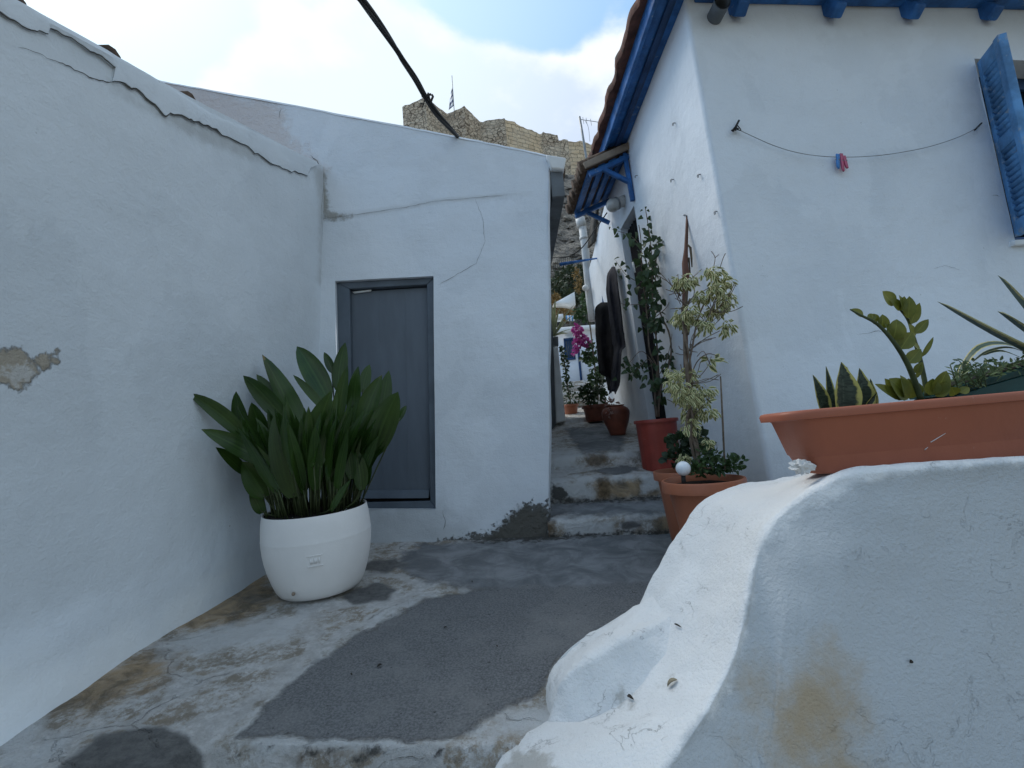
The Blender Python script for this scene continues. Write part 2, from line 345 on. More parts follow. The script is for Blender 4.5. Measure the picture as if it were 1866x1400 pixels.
def ground_like():
    m, nt, b = new_mat('worn_limewashed_stone'); vec = N(nt, 'ShaderNodeTexCoord').outputs['Object']
    big = noise(nt, 2.2, 7, .62, dist=.6); fine = noise(nt, 24, 8, .7); mid = noise(nt, 7, 8, .68, off=(4, 4, 1), dist=.8)
    fsharp = noise(nt, 55, 6, .75, off=(2, 8, 3), dist=.5)
    stone = mix(nt, ramp(nt, mid, .35, .68), c4((.28, .255, .215)), c4((.44, .41, .36)))
    stone = mix(nt, math_(nt, 'MULTIPLY', ramp(nt, big, .5, .7), .5), stone, c4((.30, .235, .155)))
    lime = mix(nt, ramp(nt, fine, .35, .7), c4((.47, .465, .455)), c4((.63, .625, .615)))
    vc = N(nt, 'ShaderNodeSeparateColor', {0: N(nt, 'ShaderNodeTexVoronoi', {'Vector': N(nt, 'ShaderNodeVectorMath', {0: vec, 1: N(nt, 'ShaderNodeVectorMath', {0: N(nt, 'ShaderNodeTexNoise', {'Vector': vec, 'Scale': 5.0, 'Detail': 6}).outputs['Color'], 1: (.22, .22, .22)}, operation='MULTIPLY').outputs[0]}, operation='ADD').outputs[0], 'Scale': 2.3}).outputs['Color']}).outputs
    stone = mix(nt, math_(nt, 'MULTIPLY', vc[0], .6), stone, mix(nt, vc[1], c4((.36, .29, .21)), c4((.22, .20, .175))))
    f = ramp(nt, math_(nt, 'ADD', math_(nt, 'MULTIPLY', mid, .5), math_(nt, 'ADD', math_(nt, 'MULTIPLY', fine, .35), math_(nt, 'MULTIPLY', fsharp, .40))), .57, .70)
    c = mix(nt, f, stone, lime)
    vd = N(nt, 'ShaderNodeVectorMath', {0: vec, 1: N(nt, 'ShaderNodeVectorMath', {0: N(nt, 'ShaderNodeTexNoise', {'Vector': vec, 'Scale': 5.0, 'Detail': 6}).outputs['Color'], 1: (.22, .22, .22)}, operation='MULTIPLY').outputs[0]}, operation='ADD').outputs[0]
    vo = N(nt, 'ShaderNodeTexVoronoi', {'Vector': vd, 'Scale': 2.3}, feature='DISTANCE_TO_EDGE').outputs[0]
    joint = math_(nt, 'MULTIPLY', ramp(nt, math_(nt, 'ADD', vo, math_(nt, 'MULTIPLY', math_(nt, 'SUBTRACT', fine, .5), .12)), .085, .05), .85); c = mix(nt, joint, c, lime)
    crack = math_(nt, 'MULTIPLY', ramp(nt, vo, .010, .003), ramp(nt, big, .5, .6)); c = mix(nt, math_(nt, 'MULTIPLY', crack, .35), c, c4((.11, .10, .085)))
    c, f0 = masked(nt, c, 'ochre', mix(nt, ramp(nt, mid, .35, .65), c4((.16, .125, .085)), c4((.42, .29, .155))), .22, 9, .05, .85)
    c, f1 = masked(nt, c, 'lime', (.60, .61, .61), .16, 11, .03, .9)
    asph = mix(nt, ramp(nt, noise(nt, 120, 4, .7), .36, .66), c4((.105, .107, .11)), c4((.195, .197, .20)))
    asph = mix(nt, math_(nt, 'MULTIPLY', ramp(nt, noise(nt, 3, 6, .6, off=(6, 6, 6)), .45, .7), .55), asph, c4((.23, .228, .222)))
    asph = mix(nt, math_(nt, 'MULTIPLY', ramp(nt, noise(nt, 48, 2, .5, off=(1, 6, 2)), .70, .74), .7), asph, c4((.03, .03, .03)))
    conc = mix(nt, ramp(nt, noise(nt, 5, 8, .68, dist=.7), .35, .68), c4((.13, .136, .142)), c4((.25, .256, .262)))
    c, f2 = masked(nt, c, 'concrete', conc, .14, 8, .03)
    c, f3 = masked(nt, c, 'asphalt', asph, .08, 9, .012, bias=.0)
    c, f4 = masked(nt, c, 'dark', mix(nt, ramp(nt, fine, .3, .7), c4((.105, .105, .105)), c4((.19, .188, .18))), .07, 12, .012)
    c, f5 = masked(nt, c, 'rust', mix(nt, ramp(nt, fine, .3, .7), c4((.055, .04, .025)), c4((.20, .135, .075))), .12, 14, .03, .85)
    c, f6 = masked(nt, c, 'grime', (.055, .052, .046), .14, 22, .015, .9)
    nt.links.new(c, b.inputs['Base Color']); b.inputs['Roughness'].default_value = .9; b.inputs['Specular IOR Level'].default_value = .2
    flat = math_(nt, 'MAXIMUM', f2, f3)
    crack = math_(nt, 'MULTIPLY', crack, math_(nt, 'SUBTRACT', 1.0, flat))
    h = math_(nt, 'MULTIPLY', math_(nt, 'SUBTRACT', math_(nt, 'ADD', mid, math_(nt, 'ADD', math_(nt, 'MULTIPLY', fine, .35), math_(nt, 'MULTIPLY', fsharp, .25))), math_(nt, 'MULTIPLY', crack, .5)), math_(nt, 'SUBTRACT', 1.0, math_(nt, 'MULTIPLY', flat, .75)))
    n1 = bump(nt, b, h, .035); bump(nt, b, noise(nt, 170, 3, .6), .0035, 1, n1); return m
M_ground = ground_like()

# ---------------------------------------------------------------- ground
GP = Plane(P(800, 985, 3.6), P(1100, 975, 3.6), P(630, 1345, 1.6))
def gz(x, y):
    n, o = GP.n, GP.o; z = o.z - (n.x * (x - o.x) + n.y * (y - o.y)) / n.z
    return z
e0, e1 = GP(430, 1352), GP(840, 1358)     # front edge of the landing
def ground_z(x, y):
    z = gz(x, y)
    t = (x - e0.x) / (e1.x - e0.x); ye = e0.y + (e1.y - e0.y) * t + .012 * fbm((x, 0, 0), 9)
    k = max(0, min(1, (x - e0.x + .16) / .16))
    s = max(0, min(1, (ye - y) / .035)); s = s * s * (3 - 2 * s)
    z -= s * k * .13
    rough = .006 * fbm((x, y, 0), 5, 5) + .010 * fbm((x, y, 3), 1.7, 3)
    return z + rough
mb = MB(); xs = np.arange(-2.4, 1.75, .0165); ys = np.concatenate([np.arange(.2, 1.35, .04), np.arange(1.35, 2.4, .0125), np.arange(2.4, 3.9, .02)])
mb.grid([[(x, y, ground_z(x, y)) for x in xs] for y in ys])
from mathutils.bvhtree import BVHTree
street_hit = BVHTree.FromPolygons([Vector(v) for v in mb.v], mb.f); street = mb.build('street_paving', M_ground); street['kind'] = 'structure'
px_attr(street, 'asphalt', [(432, 1341), (520, 1250), (600, 1192), (700, 1130), (775, 1094), (870, 1076), (960, 1066), (1080, 1066), (1190, 1060), (1190, 1110), (1060, 1170), (1004, 1215), (985, 1265), (920, 1290), (860, 1330), (830, 1347)])
px_attr(street, 'concrete', [(735, 1010), (770, 990), (860, 985), (1000, 976), (1260, 955), (1260, 1000), (1200, 1090), (1050, 1085), (900, 1080), (820, 1072), (740, 1046), (720, 1030)])
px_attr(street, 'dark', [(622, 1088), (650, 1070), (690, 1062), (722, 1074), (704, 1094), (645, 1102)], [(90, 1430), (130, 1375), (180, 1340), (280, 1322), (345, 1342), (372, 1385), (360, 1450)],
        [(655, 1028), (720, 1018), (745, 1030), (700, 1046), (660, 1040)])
px_attr(street, 'ochre', [(270, 1165), (330, 1110), (400, 1070), (478, 1030), (505, 1100), (430, 1135), (340, 1158)], [(85, 1305), (150, 1240), (240, 1190), (330, 1196), (300, 1225), (180, 1290)])
px_attr(street, 'lime', [(0, 1320), (80, 1300), (60, 1360), (0, 1420)], [(300, 1170), (420, 1140), (560, 1120), (520, 1170), (360, 1190)], [(428, 1342), (832, 1346), (850, 1362), (428, 1366)],
        [(560, 1225), (690, 1120), (780, 1080), (800, 1085), (700, 1125), (600, 1190), (450, 1330), (430, 1335)], [(850, 1335), (1000, 1285), (1010, 1330), (960, 1345)], [(0, 1400), (120, 1345), (60, 1420)])
px_attr(street, 'rust', [(520, 1372), (640, 1378), (620, 1395), (520, 1392)])
px_attr(street, 'grime', [(900, 960), (1250, 945), (1250, 964), (1000, 984), (860, 988)], [(430, 1368), (840, 1368), (860, 1378), (430, 1378)])
# the lower ground the lanes stand on, out to the horizon
mb = MB(); rows = []
for r in (.0, 12, 30, 80, 250, 900, 1500):
    rows.append([(max(r, .01) * math.cos(a), max(r, .01) * math.sin(a) - 1, (-.35 if r < 20 else -.35 - min(r, 100) * .03)) for a in [2 * math.pi * k / 48 for k in range(48)]])
mb.grid(rows, True)
M_earth = simple('dry_earth', (.20, .17, .12), .95, .3, .6, .02, 8)
struct(mb.build('ground', M_earth))

# ---------------------------------------------------------------- steps and alley
def zz(px, py, d): return P(px, py, d).z
z0, z1, z2, z3 = zz(1100, 975, 3.6) - .05, zz(1100, 942, 3.6), zz(1100, 869, 4.02), zz(1100, 826, 4.45)
prof = [(3.60, z0), (3.585, z1 - .02), (3.61, z1), (4.0, zz(1100, 912, 4.0)), (4.005, z2 - .02), (4.03, z2), (4.42, zz(1100, 847, 4.42)), (4.43, z3 - .02), (4.455, z3),
        (5.3, zz(1095, 797, 5.3)), (6.3, zz(1085, 768, 6.3)), (6.31, zz(1085, 759, 6.3)), (6.34, zz(1085, 759, 6.3) + .005), (7.2, zz(1065, 742, 7.2))]
yy, z_ = prof[-1]; ztop = zz(1052, 699, 11)
for k in range(6):
    dz = (ztop - z_) / 6; base = prof[-1]
    prof += [(base[0] + .005, base[1] + dz * .8), (base[0] + .03, base[1] + dz * .85), (base[0] + .62, base[1] + dz)]
prof.append((16, prof[-1][1] + .1))
def path_z(y):
    for (a, b), (c, d) in zip(prof, prof[1:]):
        if a <= y <= c: return b + (d - b) * (y - a) / max(1e-6, c - a)
    return prof[-1][1]
def alley_grid(y0, y1):
    rows = []
    pr = [p for p in prof if y0 - 1e-6 <= p[0] <= y1 + 1e-6]; dense = []
    for (a, b), (c, d) in zip(pr, pr[1:]):
        n = max(1, int((c - a) / .04), int(abs(d - b) / .03))
        dense += [(a + (c - a) * k / n, b + (d - b) * k / n) for k in range(n)]
    dense.append(pr[-1])
    for y, z in dense:
        xl, xr = .165 + .07 * (y - 3.6), (1.75 if y < 7.2 else 3.5)
        if y > 7.2: xl = -.4
        rows.append([])
        for k in range(70):
            x = xl + (xr - xl) * k / 69
            rows[-1].append(Vector((x + .0, y + .016 * fbm((x, z * .2, 5), 3), z + .009 * fbm((x, y, 1), 2.3, 4) + .005 * fbm((x, y, z), 12, 3))))
    return rows
mb = MB(); mb.grid(alley_grid(3.585, 4.4551)[0:]); st = mb.build('stone_steps', M_ground); st['kind'] = 'structure'
mb = MB(); mb.grid(alley_grid(4.455, 16)); pa = mb.build('alley_path', M_ground); pa['kind'] = 'structure'
for o in (st, pa):
    px_attr(o, 'asphalt', [(1075, 858), (1140, 848), (1170, 855), (1120, 866)])
    px_attr(o, 'concrete', [(1000, 942), (1005, 915), (1250, 905), (1250, 935)], [(1030, 782), (1100, 775), (1140, 800), (1130, 822), (1060, 826)])
    px_attr(o, 'dark', [(1130, 952), (1170, 950), (1172, 962), (1134, 964)])
    px_attr(o, 'ochre', [(1080, 870), (1220, 860), (1225, 905), (1085, 912)], [(1190, 935), (1250, 930), (1250, 965), (1195, 970)])
    px_attr(o, 'lime', [(1005, 882), (1060, 872), (1085, 905), (1010, 916)], [(1030, 952), (1120, 946), (1120, 976), (1030, 982)], [(1005, 870), (1225, 858), (1225, 871), (1005, 884)], [(1005, 825), (1160, 820), (1160, 833), (1005, 838)], [(1005, 942), (1245, 931), (1245, 941), (1005, 952)], [(1030, 762), (1090, 758), (1090, 770), (1030, 774)], [(1170, 865), (1220, 860), (1220, 890), (1170, 898)], [(1005, 830), (1050, 826), (1050, 850), (1005, 856)])
    px_attr(o, 'rust', [(1065, 829), (1105, 826), (1110, 848), (1068, 851)], [(1085, 872), (1110, 868), (1112, 906), (1090, 910)], [(985, 950), (1010, 948), (1010, 984), (985, 985)])
    px_attr(o, 'grime', [(1000, 914), (1250, 903), (1250, 908), (1000, 920)], [(1005, 885), (1020, 885), (1045, 912), (1005, 914)], [(985, 976), (1250, 963), (1250, 972), (985, 986)])

# ---------------------------------------------------------------- helpers for walls
def onx(pl, y, z): return Vector((pl.o.x - (pl.n.y * (y - pl.o.y) + pl.n.z * (z - pl.o.z)) / pl.n.x, y, z))
def ony(pl, x, z): return Vector((x, pl.o.y - (pl.n.x * (x - pl.o.x) + pl.n.z * (z - pl.o.z)) / pl.n.y, z))
def waver(n, a1=.018, s1=.9, a2=.004, s2=3.5):
    n = n if n.dot(CAM) else n
    return lambda p: p + n * (a1 * fbm(p, s1, 3) + a2 * fbm(p, s2, 3))
def crack(mb, pl, disp, px, wd, mi=1, jag=.006, off=.004):
    """thin dark line that follows a wall: px points on the plane, wd half-widths (m)"""
    n = pl.n if pl.n.dot(CAM - pl.o) > 0 else -pl.n
    pts = []
    for i in range(len(px) - 1):
        for k in range(6):
            t = k / 6; a, b = pl(*px[i]), pl(*px[i + 1]); pts.append(a.lerp(b, t))
    pts.append(pl(*px[-1])); rows = []; tot = len(pts)
    for i, p in enumerate(pts):
        t = (pts[min(i + 1, tot - 1)] - pts[max(i - 1, 0)]).normalized(); s = t.cross(n).normalized()
        p = p + s * jag * fbm(p, 30, 3); h = wd * (.35 + .9 * abs(fbm(p, 13, 2))) * min(1, i / 3 + .15, (tot - 1 - i) / 3 + .15)
        p = disp(p) + n * off; rows.append([p - s * h, p + s * h])
    m0 = mb.m; mb.m = mi; mb.grid(rows); mb.m = m0

# ---------------------------------------------------------------- left house
LW = Plane(P(592, 310, 3.6), P(575, 965, 3.6), GP(280, 1160))
ln = LW.n if LW.n.dot(CAM - LW.o) > 0 else -LW.n
ldisp = waver(ln, .020, .8, .004, 3)
tA, tB = LW(583, 300), LW(41, 16); tdir = (tB - tA) / (tA.y - tB.y)
def ltop(y): return tA + tdir * (tA.y - y)
bpts = {3.62: (GP(575, 968), .02), 2.9: (None, .04), 2.29: (GP(280, 1160), .06), 1.7: (None, .13), 1.0: (None, .16), .2: (None, .16)}
mb = MB(); ctrl = [[], [], [], [], []]
for y in (.2, 1.0, 1.7, 2.3, 2.9, 3.62):
    t = ltop(y); fl = {.2: .17, 1.0: .17, 1.7: .15, 2.3: .05, 2.9: .03, 3.62: .02}[y]
    zb = gz(-1.6, y); g = onx(LW, y, zb)
    ctrl[0].append(t); ctrl[1].append(onx(LW, y, zb + 1.3)); ctrl[2].append(onx(LW, y, zb + .30)); ctrl[3].append(onx(LW, y, zb + .12) + ln * fl * .35); ctrl[4].append(onx(LW, y, zb - .04) + ln * fl)
lattice(mb, ctrl, [8, 16, 16, 16, 18], [30, 22, 6, 5], disp=ldisp)
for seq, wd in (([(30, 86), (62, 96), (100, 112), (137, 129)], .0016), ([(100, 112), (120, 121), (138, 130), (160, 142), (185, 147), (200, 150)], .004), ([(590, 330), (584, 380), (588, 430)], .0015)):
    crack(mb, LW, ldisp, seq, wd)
LH = thing('left_house', 'whitewashed house on the left with a blank side wall and a cracked sloping plaster coping', 'house', (-1.8, 2.0, .7))
wl = mb.build('wall', [M_left, M_crack_shade], LH)
px_attr(wl, 'chip', [(-20, 640), (30, 634), (58, 652), (102, 640), (106, 662), (72, 682), (36, 712), (8, 700), (-20, 690)])
px_attr(wl, 'chip_core', [(0, 672), (40, 662), (70, 672), (38, 706), (10, 700)])
px_attr(wl, 'foot', [(-200, 1420), (-200, 1190), (0, 1215), (150, 1190), (300, 1120), (420, 1040), (300, 1180), (60, 1360)])
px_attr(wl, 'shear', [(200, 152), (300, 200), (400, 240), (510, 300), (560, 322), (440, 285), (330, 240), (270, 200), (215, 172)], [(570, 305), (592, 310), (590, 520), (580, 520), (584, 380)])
# proud plaster coping with a ragged lower edge
low = [(-90, -22), (0, 22), (36, 46), (62, 58), (82, 63), (85, 52), (100, 55), (130, 74), (165, 96), (190, 110), (205, 124), (200, 149), (222, 153), (240, 158), (270, 180), (298, 206), (308, 207), (343, 214), (352, 222), (394, 233), (406, 246), (446, 264), (475, 285), (504, 302), (530, 312), (559, 319), (566, 303)]
sil = [(-90, -54), (0, -8), (41, 14), (66, 29), (82, 38), (88, 41), (102, 49), (135, 67), (168, 85), (190, 97), (205, 106), (214, 111), (228, 118), (244, 127), (270, 141), (292, 154), (306, 162), (335, 181), (350, 190), (384, 211), (404, 220), (440, 234), (475, 252), (504, 264), (530, 277), (559, 290), (576, 298)]
mb = MB(); rows = [[], [], [], [], []]
for k, (a, b) in enumerate(zip(sil, low)):
    p, q = ldisp(LW(*a)), ldisp(LW(*b)); o = .013 + .008 * fbm(q, 6, 2)
    up = Vector((0, 0, 1))
    rows[0].append(p - ln * .45 + up * .03); rows[1].append(p + ln * (o * .6) + up * .012); rows[2].append(p + ln * o - up * .01)
    rows[3].append(q + ln * (o * .8)); rows[4].append(q - ln * .01)
for i in range(5):
    r = rows[i]; rr = []
    for a, b in zip(r, r[1:]):
        for t in (0, .2, .4, .6, .8): p = a.lerp(b, t); rr.append(p + (Vector((0, 0, .014 * fbm((p.y, p.z, 0), 22, 3))) if i > 2 else Vector()))
    rows[i] = rr + [r[-1]]
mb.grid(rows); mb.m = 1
mb.grid([[p - ln * .004 + Vector((0, 0, .004)) for p in rows[3]], [p - ln * .002 - Vector((0, 0, .0045 + .006 * max(0, fbm((p.y, 0, p.z), 9, 2)) + (.004 if 1.95 < p.y < 2.5 else 0))) for p in rows[3]]][:] if True else [])  # dark ribbon paints the crack and the shadow gap under the coping edge
cop = mb.build('coping', [M_left, M_crack_shade], LH, auto=28)
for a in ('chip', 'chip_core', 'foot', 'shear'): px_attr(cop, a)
# roof behind the coping and the peeping tiles
mb = MB(); pr = [ltop(y) + Vector((-.30, 0, .0)) for y in (.2, 1, 2, 3, 3.6)]
mb.grid([[p for p in pr], [p + Vector((-3, 0, .55)) for p in pr], [p + Vector((-5, 0, -2.6)) for p in pr]])
mb.build('roof', M_tile, LH)
for a, rr in (((28, 6), .05), ((207, 106), .05), ((349, 184), .045)):
    mb = MB(); p = LW(*a) - ln * .06; mb.tube([p + ln * .05, p - ln * .4 + Vector((0, 0, .06))], rr, 10); mb.build('roof_tile', M_tileb, LH)

# ---------------------------------------------------------------- middle house
MP = Plane(P(590, 205, 3.6), P(1000, 283, 3.6), P(800, 985, 3.6)); mn = Vector((0, -1, 0))
_md = waver(mn, .016, .9, .004, 3.5)
_lg = [MP(*p) for p in ((560, 402), (600, 398), (660, 391), (740, 378), (790, 368), (860, 362), (925, 356), (1010, 348))]
def mdisp(p):
    zc = np.interp(p.x, [q.x for q in _lg], [q.z for q in _lg]); t = max(0, min(1, (p.z - zc + .02) / .04)); t = t * t * (3 - 2 * t)
    return _md(p) + Vector((0, -.010 * t * max(0, min(1, (.32 - p.x) / .3)), 0))
cols = {  # px: top, crack, door head, door foot, base
    0: [(235, 138), (235, 400), (235, 520), (235, 930), (235, 1010)], 1: [(345, 158), (360, 400), (400, 518), (400, 930), (400, 1005)], 2: [(590, 205), (592, 398), (610, 512), (621, 928), (621, 1003)],
    3: [(795, 244), (792, 376), (790, 503), (794, 928), (794, 1000)], 4: [(900, 264), (900, 358), (900, 500), (900, 928), (900, 998)], 5: [(1000, 283), (1000, 352), (1001, 500), (1000, 928), (1000, 994)]}
ctrl = [[MP(*cols[c][r]) for c in range(6)] for r in range(5)]
for c in range(6): ctrl[4][c].z -= .03
mb = MB(); lattice(mb, ctrl, [4, 10, 16, 10, 10], [40, 30, 30, 10], holes={(2, 2)}, disp=mdisp)
# the alley side and the back, continued from the front corner
def lerp(a, b, t): return a + (b - a) * t
side = []
for r in range(5):
    p = ctrl[r][5]; zt = p.z
    row = [p + Vector((.0, .0, 0)), p + Vector((.018, .04, 0)), p + Vector((.03, .6, .06 if r < 2 else 0)), Vector((max(.42, p.x + .12), 6.2, max(zt, path_z(6.2) - .05) if r == 4 else zt + .25))]
    side.append(row)
lattice(mb, side, [2, 8, 24], [10, 8, 22, 8], disp=waver(Vector((1, 0, 0)), .012, 1, .004, 4))
# door reveals
h = [ctrl[2][2], ctrl[2][3], ctrl[3][3], ctrl[3][2]]; back = Vector((0, .16, 0))
for i in range(4): a, b = mdisp(h[i]), mdisp(h[(i + 1) % 4]); mb.grid([[a, b], [a + back, b + back]])
for seq, wd in (([(600, 398), (660, 391), (740, 378), (790, 368), (860, 362), (925, 355)], .0013), ([(866, 362), (880, 400), (884, 440), (868, 480), (835, 500), (800, 520)], .0014), ([(566, 286), (580, 296), (590, 312)], .003), ([(514, 200), (510, 218)], .003), ([(806, 930), (812, 950), (809, 965)], .002)):
    crack(mb, MP, mdisp, seq, wd)
MH = thing('middle_house', 'small whitewashed house in the middle with a low slate grey door and a falling roofline', 'house', (-.4, 3.8, .9))
wm = mb.build('wall', [M_mid, M_crack_shade], MH, auto=60)
px_attr(wm, 'rough', [(250, 130), (515, 195), (522, 250), (560, 275), (592, 312), (250, 330)])
px_attr(wm, 'stain', [(572, 300), (590, 318), (600, 385), (640, 394), (600, 402), (586, 388), (582, 340)])
px_attr(wm, 'lowgrey', [(600, 925), (800, 925), (860, 950), (860, 1010), (600, 1010)])
px_attr(wm, 'moss', [(790, 1004), (800, 988), (850, 982), (890, 972), (912, 955), (936, 936), (955, 922), (998, 918), (1010, 1004)])
px_attr(wm, 'moss2', [(870, 1000), (905, 965), (935, 935), (960, 922), (1000, 930), (1003, 1000)])
# roof slab and plaster ridge
mb = MB(); tops = [mdisp(ctrl[0][c]) for c in range(6)]
rows = [[p + Vector((0, -.004, -.012)) for p in tops], [p + Vector((0, .006, .008)) for p in tops], [p + Vector((0, .06, .02)) for p in tops], [p + Vector((0, 2.6, .0)) for p in tops], [p + Vector((0, 2.6, -1)) for p in tops]]
fine = []
for r in rows:
    q = crom(r, 10); fine.append([p + Vector((0, 0, .006 * fbm(p, 12, 3))) for p in q])
mb.grid(fine); mb.build('roof', M_mid, MH, auto=50)
mb = MB(); c0 = P(995, 281, 3.54); c1 = P(1032, 287, 3.56); c2 = P(1028, 309, 3.57); c3 = P(1004, 307, 3.56)
mb.prism([c0, c1, c2, c3], (.0, .35, .03)); mb.build('roof_cap', M_white, MH, bevel=.012, smooth=True, auto=40)
# grey eaves beam with the broken tile edge above the alley
bp = [P(1017, 307, 3.62), P(1014, 330, 3.66)]
mb = MB(); a = P(1016, 335, 3.62); b = Vector((.60, 7.4, a.z + .42)); mb.beam(a, b, .10, .20); mb.build('eaves_beam', M_greyw, MH, bevel=.008)
random.seed(3)
for k in range(18):
    y = 3.84 + k * .2; t = (y - 3.62) / 3.8; mb = MB()
    p = a.lerp(b, t) + Vector((.02, 0, .155 + random.uniform(-.012, .012)))
    mb.tube([p + Vector((-.35, 0, .08)), p + Vector((.06 + random.uniform(-.03, .03), random.uniform(-.02, .02), -.015))], [.085, .075 + random.uniform(-.015, .01)], 9); mb.build('roof_tile', M_tileb, MH)
mb = MB(); mb.beam(a + Vector((-.06, .22, .175)), b + Vector((-.06, 0, .20)), .2, .04); mb.build('roof_edge', M_tileb, MH)
# door
fd = Vector((0, .035, 0))
def md(px, py, o=0): return MP(px, py) + Vector((0, .035 + o, 0))
dl = [(610, 512), (790, 503), (794, 928), (621, 928)]; dn = [(634, 524), (776, 516), (782, 914), (641, 917)]
mb = MB(); pn = [(634, 527), (776, 518), (782, 906), (641, 909)]
nb = 1
q = [md(*p, .045) for p in pn]
for k in range(3):
    u0, u1 = (0, .36, .70)[k], (.36, .70, 1)[k]; g = .0004
    mb.prism([q[0].lerp(q[1], u0 + g), q[0].lerp(q[1], u1 - g), q[3].lerp(q[2], u1 - g), q[3].lerp(q[2], u0 + g)], (0, .03, 0))
DR = mb.build('door', M_door, MH, bevel=.0006, smooth=True, auto=30); mb = MB()
for i in range(4):
    j = (i + 1) % 4; mb.prism([md(*dl[i]), md(*dl[j]), md(*dn[j]), md(*dn[i])], (0, .09, 0))
mb.build('door_frame', M_frame, DR, bevel=.006, smooth=True, auto=30)
mb = MB(); mb.hexa([md(640, 910, -.004), md(779, 909, -.004), md(779, 909, .06), md(640, 910, .06), md(641, 896, .028), md(780, 894, .028), md(780, 894, .06), md(641, 896, .06)])
mb.build('kick_board', M_frame, DR, bevel=.003)
mb = MB(); mb.prism([md(600, 500, .13), md(800, 492, .13), md(800, 935, .13), md(610, 935, .13)], (0, .03, 0)); mb.build('door_back', M_void, DR)
mb = MB(); mb.prism([md(636, 527, .03), md(672, 523, .03), md(671, 526, .03), md(640, 530, .03)], (0, .01, 0)); mb.build('weather_strip', M_white, DR)

# ---------------------------------------------------------------- right house
ct, cb = P(1250, 10, 3.0), P(1400, 870, 3.0)
RF = Plane(ct, cb, P(1866, 300, 3.35)); RA = Plane(ct, cb, P(1200, 805, 5.0))
fn = RF.n if RF.n.y < 0 else -RF.n; an = RA.n if RA.n.x < 0 else -RA.n
rdisp = waver((fn + an).normalized(), .022, .8, .004, 3)
wTL, wBL = RF(1763, 108), RF(1850, 440)
zr = [4.42, wTL.z, 3.745, wBL.z, 1.50, .4]
ctrl = []
for i, z in enumerate(zr):
    row = [onx(RA, y, min(z, 3.98 - .1 * i) if y > 7 and i < 3 else z) for y in (7.2, 5.22, 4.66, 3.05)]
    cz = ct.lerp(cb, (ct.z - z) / (ct.z - cb.z))
    row += [onx(RA, 3.018, z), ony(RF, cz.x + .015, z)]
    wx = wTL.x + (wBL.x - wTL.x) * (wTL.z - z) / (wTL.z - wBL.z); wx = max(wBL.x, min(wTL.x + .1, wx))
    row += [ony(RF, cz.x + .05, z), ony(RF, wx, z), ony(RF, wx + .9, z), ony(RF, 6.5, z)]
    ctrl.append(row)
mb = MB(); lattice(mb, ctrl, [34, 10, 26, 2, 2, 2, 34, 8, 10], [9, 6, 18, 26, 18], holes={(2, 1), (3, 1), (1, 7), (2, 7)}, disp=rdisp)
for cyc, off in (([(2, 1), (2, 2), (4, 2), (4, 1)], Vector((.24, 0, 0))), ([(1, 7), (1, 8), (3, 8), (3, 7)], Vector((0, .22, 0)))):
    for i in range(4):
        A, B = ctrl[cyc[i][0]][cyc[i][1]], ctrl[cyc[(i + 1) % 4][0]][cyc[(i + 1) % 4][1]]
        a, b = rdisp(A), rdisp(B); mb.grid([[a, b], [a + off * .5, b + off * .5], [a + off, b + off]])
# far gable end of the house
e = [rdisp(ctrl[0][0]), rdisp(ctrl[5][0])]; mb.grid([[e[0], e[0] + Vector((3, .3, 0))], [e[1], e[1] + Vector((3, .3, 0))]])
for seq, wd in (([(1285, 240), (1290, 262), (1296, 280)], .002), ([(1310, 318), (1318, 330), (1314, 345)], .0025)):
    pass
for seq, wd in (([(1806, 358), (1815, 356), (1820, 360)], .002), ([(1384, 505), (1395, 502), (1400, 506)], .001), ([(1700, 490), (1720, 484), (1748, 492)], .0012), ([(1560, 610), (1600, 603), (1650, 612)], .0012)):
    crack(mb, RF, rdisp, seq, wd)
RH = thing('right_house', 'tall whitewashed house on the right with blue eaves and a blue shuttered window', 'house', (1.6, 3.1, .8))
wr = mb.build('wall', [M_right, M_crack_shade], RH, auto=70)
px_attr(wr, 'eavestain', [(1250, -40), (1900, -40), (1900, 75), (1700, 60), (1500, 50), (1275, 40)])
px_attr(wr, 'foot', [(1330, 800), (1440, 780), (1440, 1100), (1330, 1100)])
# roof: blue beam and rafters at the front, boarded eaves along the alley, tiles on top
mb = MB(); a, b = RF(1262, -8) + fn * .045, RF(1990, 10) + fn * .045; b2 = a.lerp(b, 2.4); mb.beam(a, b2, .09, .12); mb.build('eaves_beam', M_blue, RH, bevel=.01)
for px in (1335, 1507, 1647, 1787, 1925, 2060):
    mb = MB(); p = RF(px, 4 + (px - 1335) * .02); q = p + fn * .085 + Vector((0, 0, -.135)); mb.beam(p - fn * .05 + Vector((0, 0, .05)), q, .10, .12, wd2=.085, ht2=.09); mb.build('rafter', M_blue, RH, bevel=.012)
mb = MB(); s = [p + Vector((0, 0, .11)) for p in (a, b2)]
mb.prism([s[0] + fn * .34 + Vector((-.1, 0, -.1)), s[1] + fn * .34 + Vector((0, 0, -.1)), s[1] - fn * 3 + Vector((0, 0, 1.2)), s[0] - fn * 1.9 + Vector((1.2, 0, .8))], (0, 0, .05)); mb.build('roof', M_tile, RH)
mb = MB(); p0, p1 = onx(RA, 2.55, 4.37), onx(RA, 5.62, 4.37)
ex = Vector((-.20, 0, 0))
mb.prism([p0, p0 + ex, p1 + ex, p1], (0, 0, .03)); mb.build('soffit_board', M_blue, RH, bevel=.004)
mb = MB(); mb.beam(p0 + ex * 1.06 + Vector((0, 0, .02)), p1 + ex * 1.06 + Vector((0, 0, .02)), .028, .13); mb.build('fascia_board', M_blue, RH, bevel=.005)
mb = MB(); mb.beam(p0 + ex * .45 + Vector((0, 0, -.012)), p1 + ex * .45 + Vector((0, 0, -.012)), .05, .02); mb.build('eaves_batten', M_bluedk, RH)
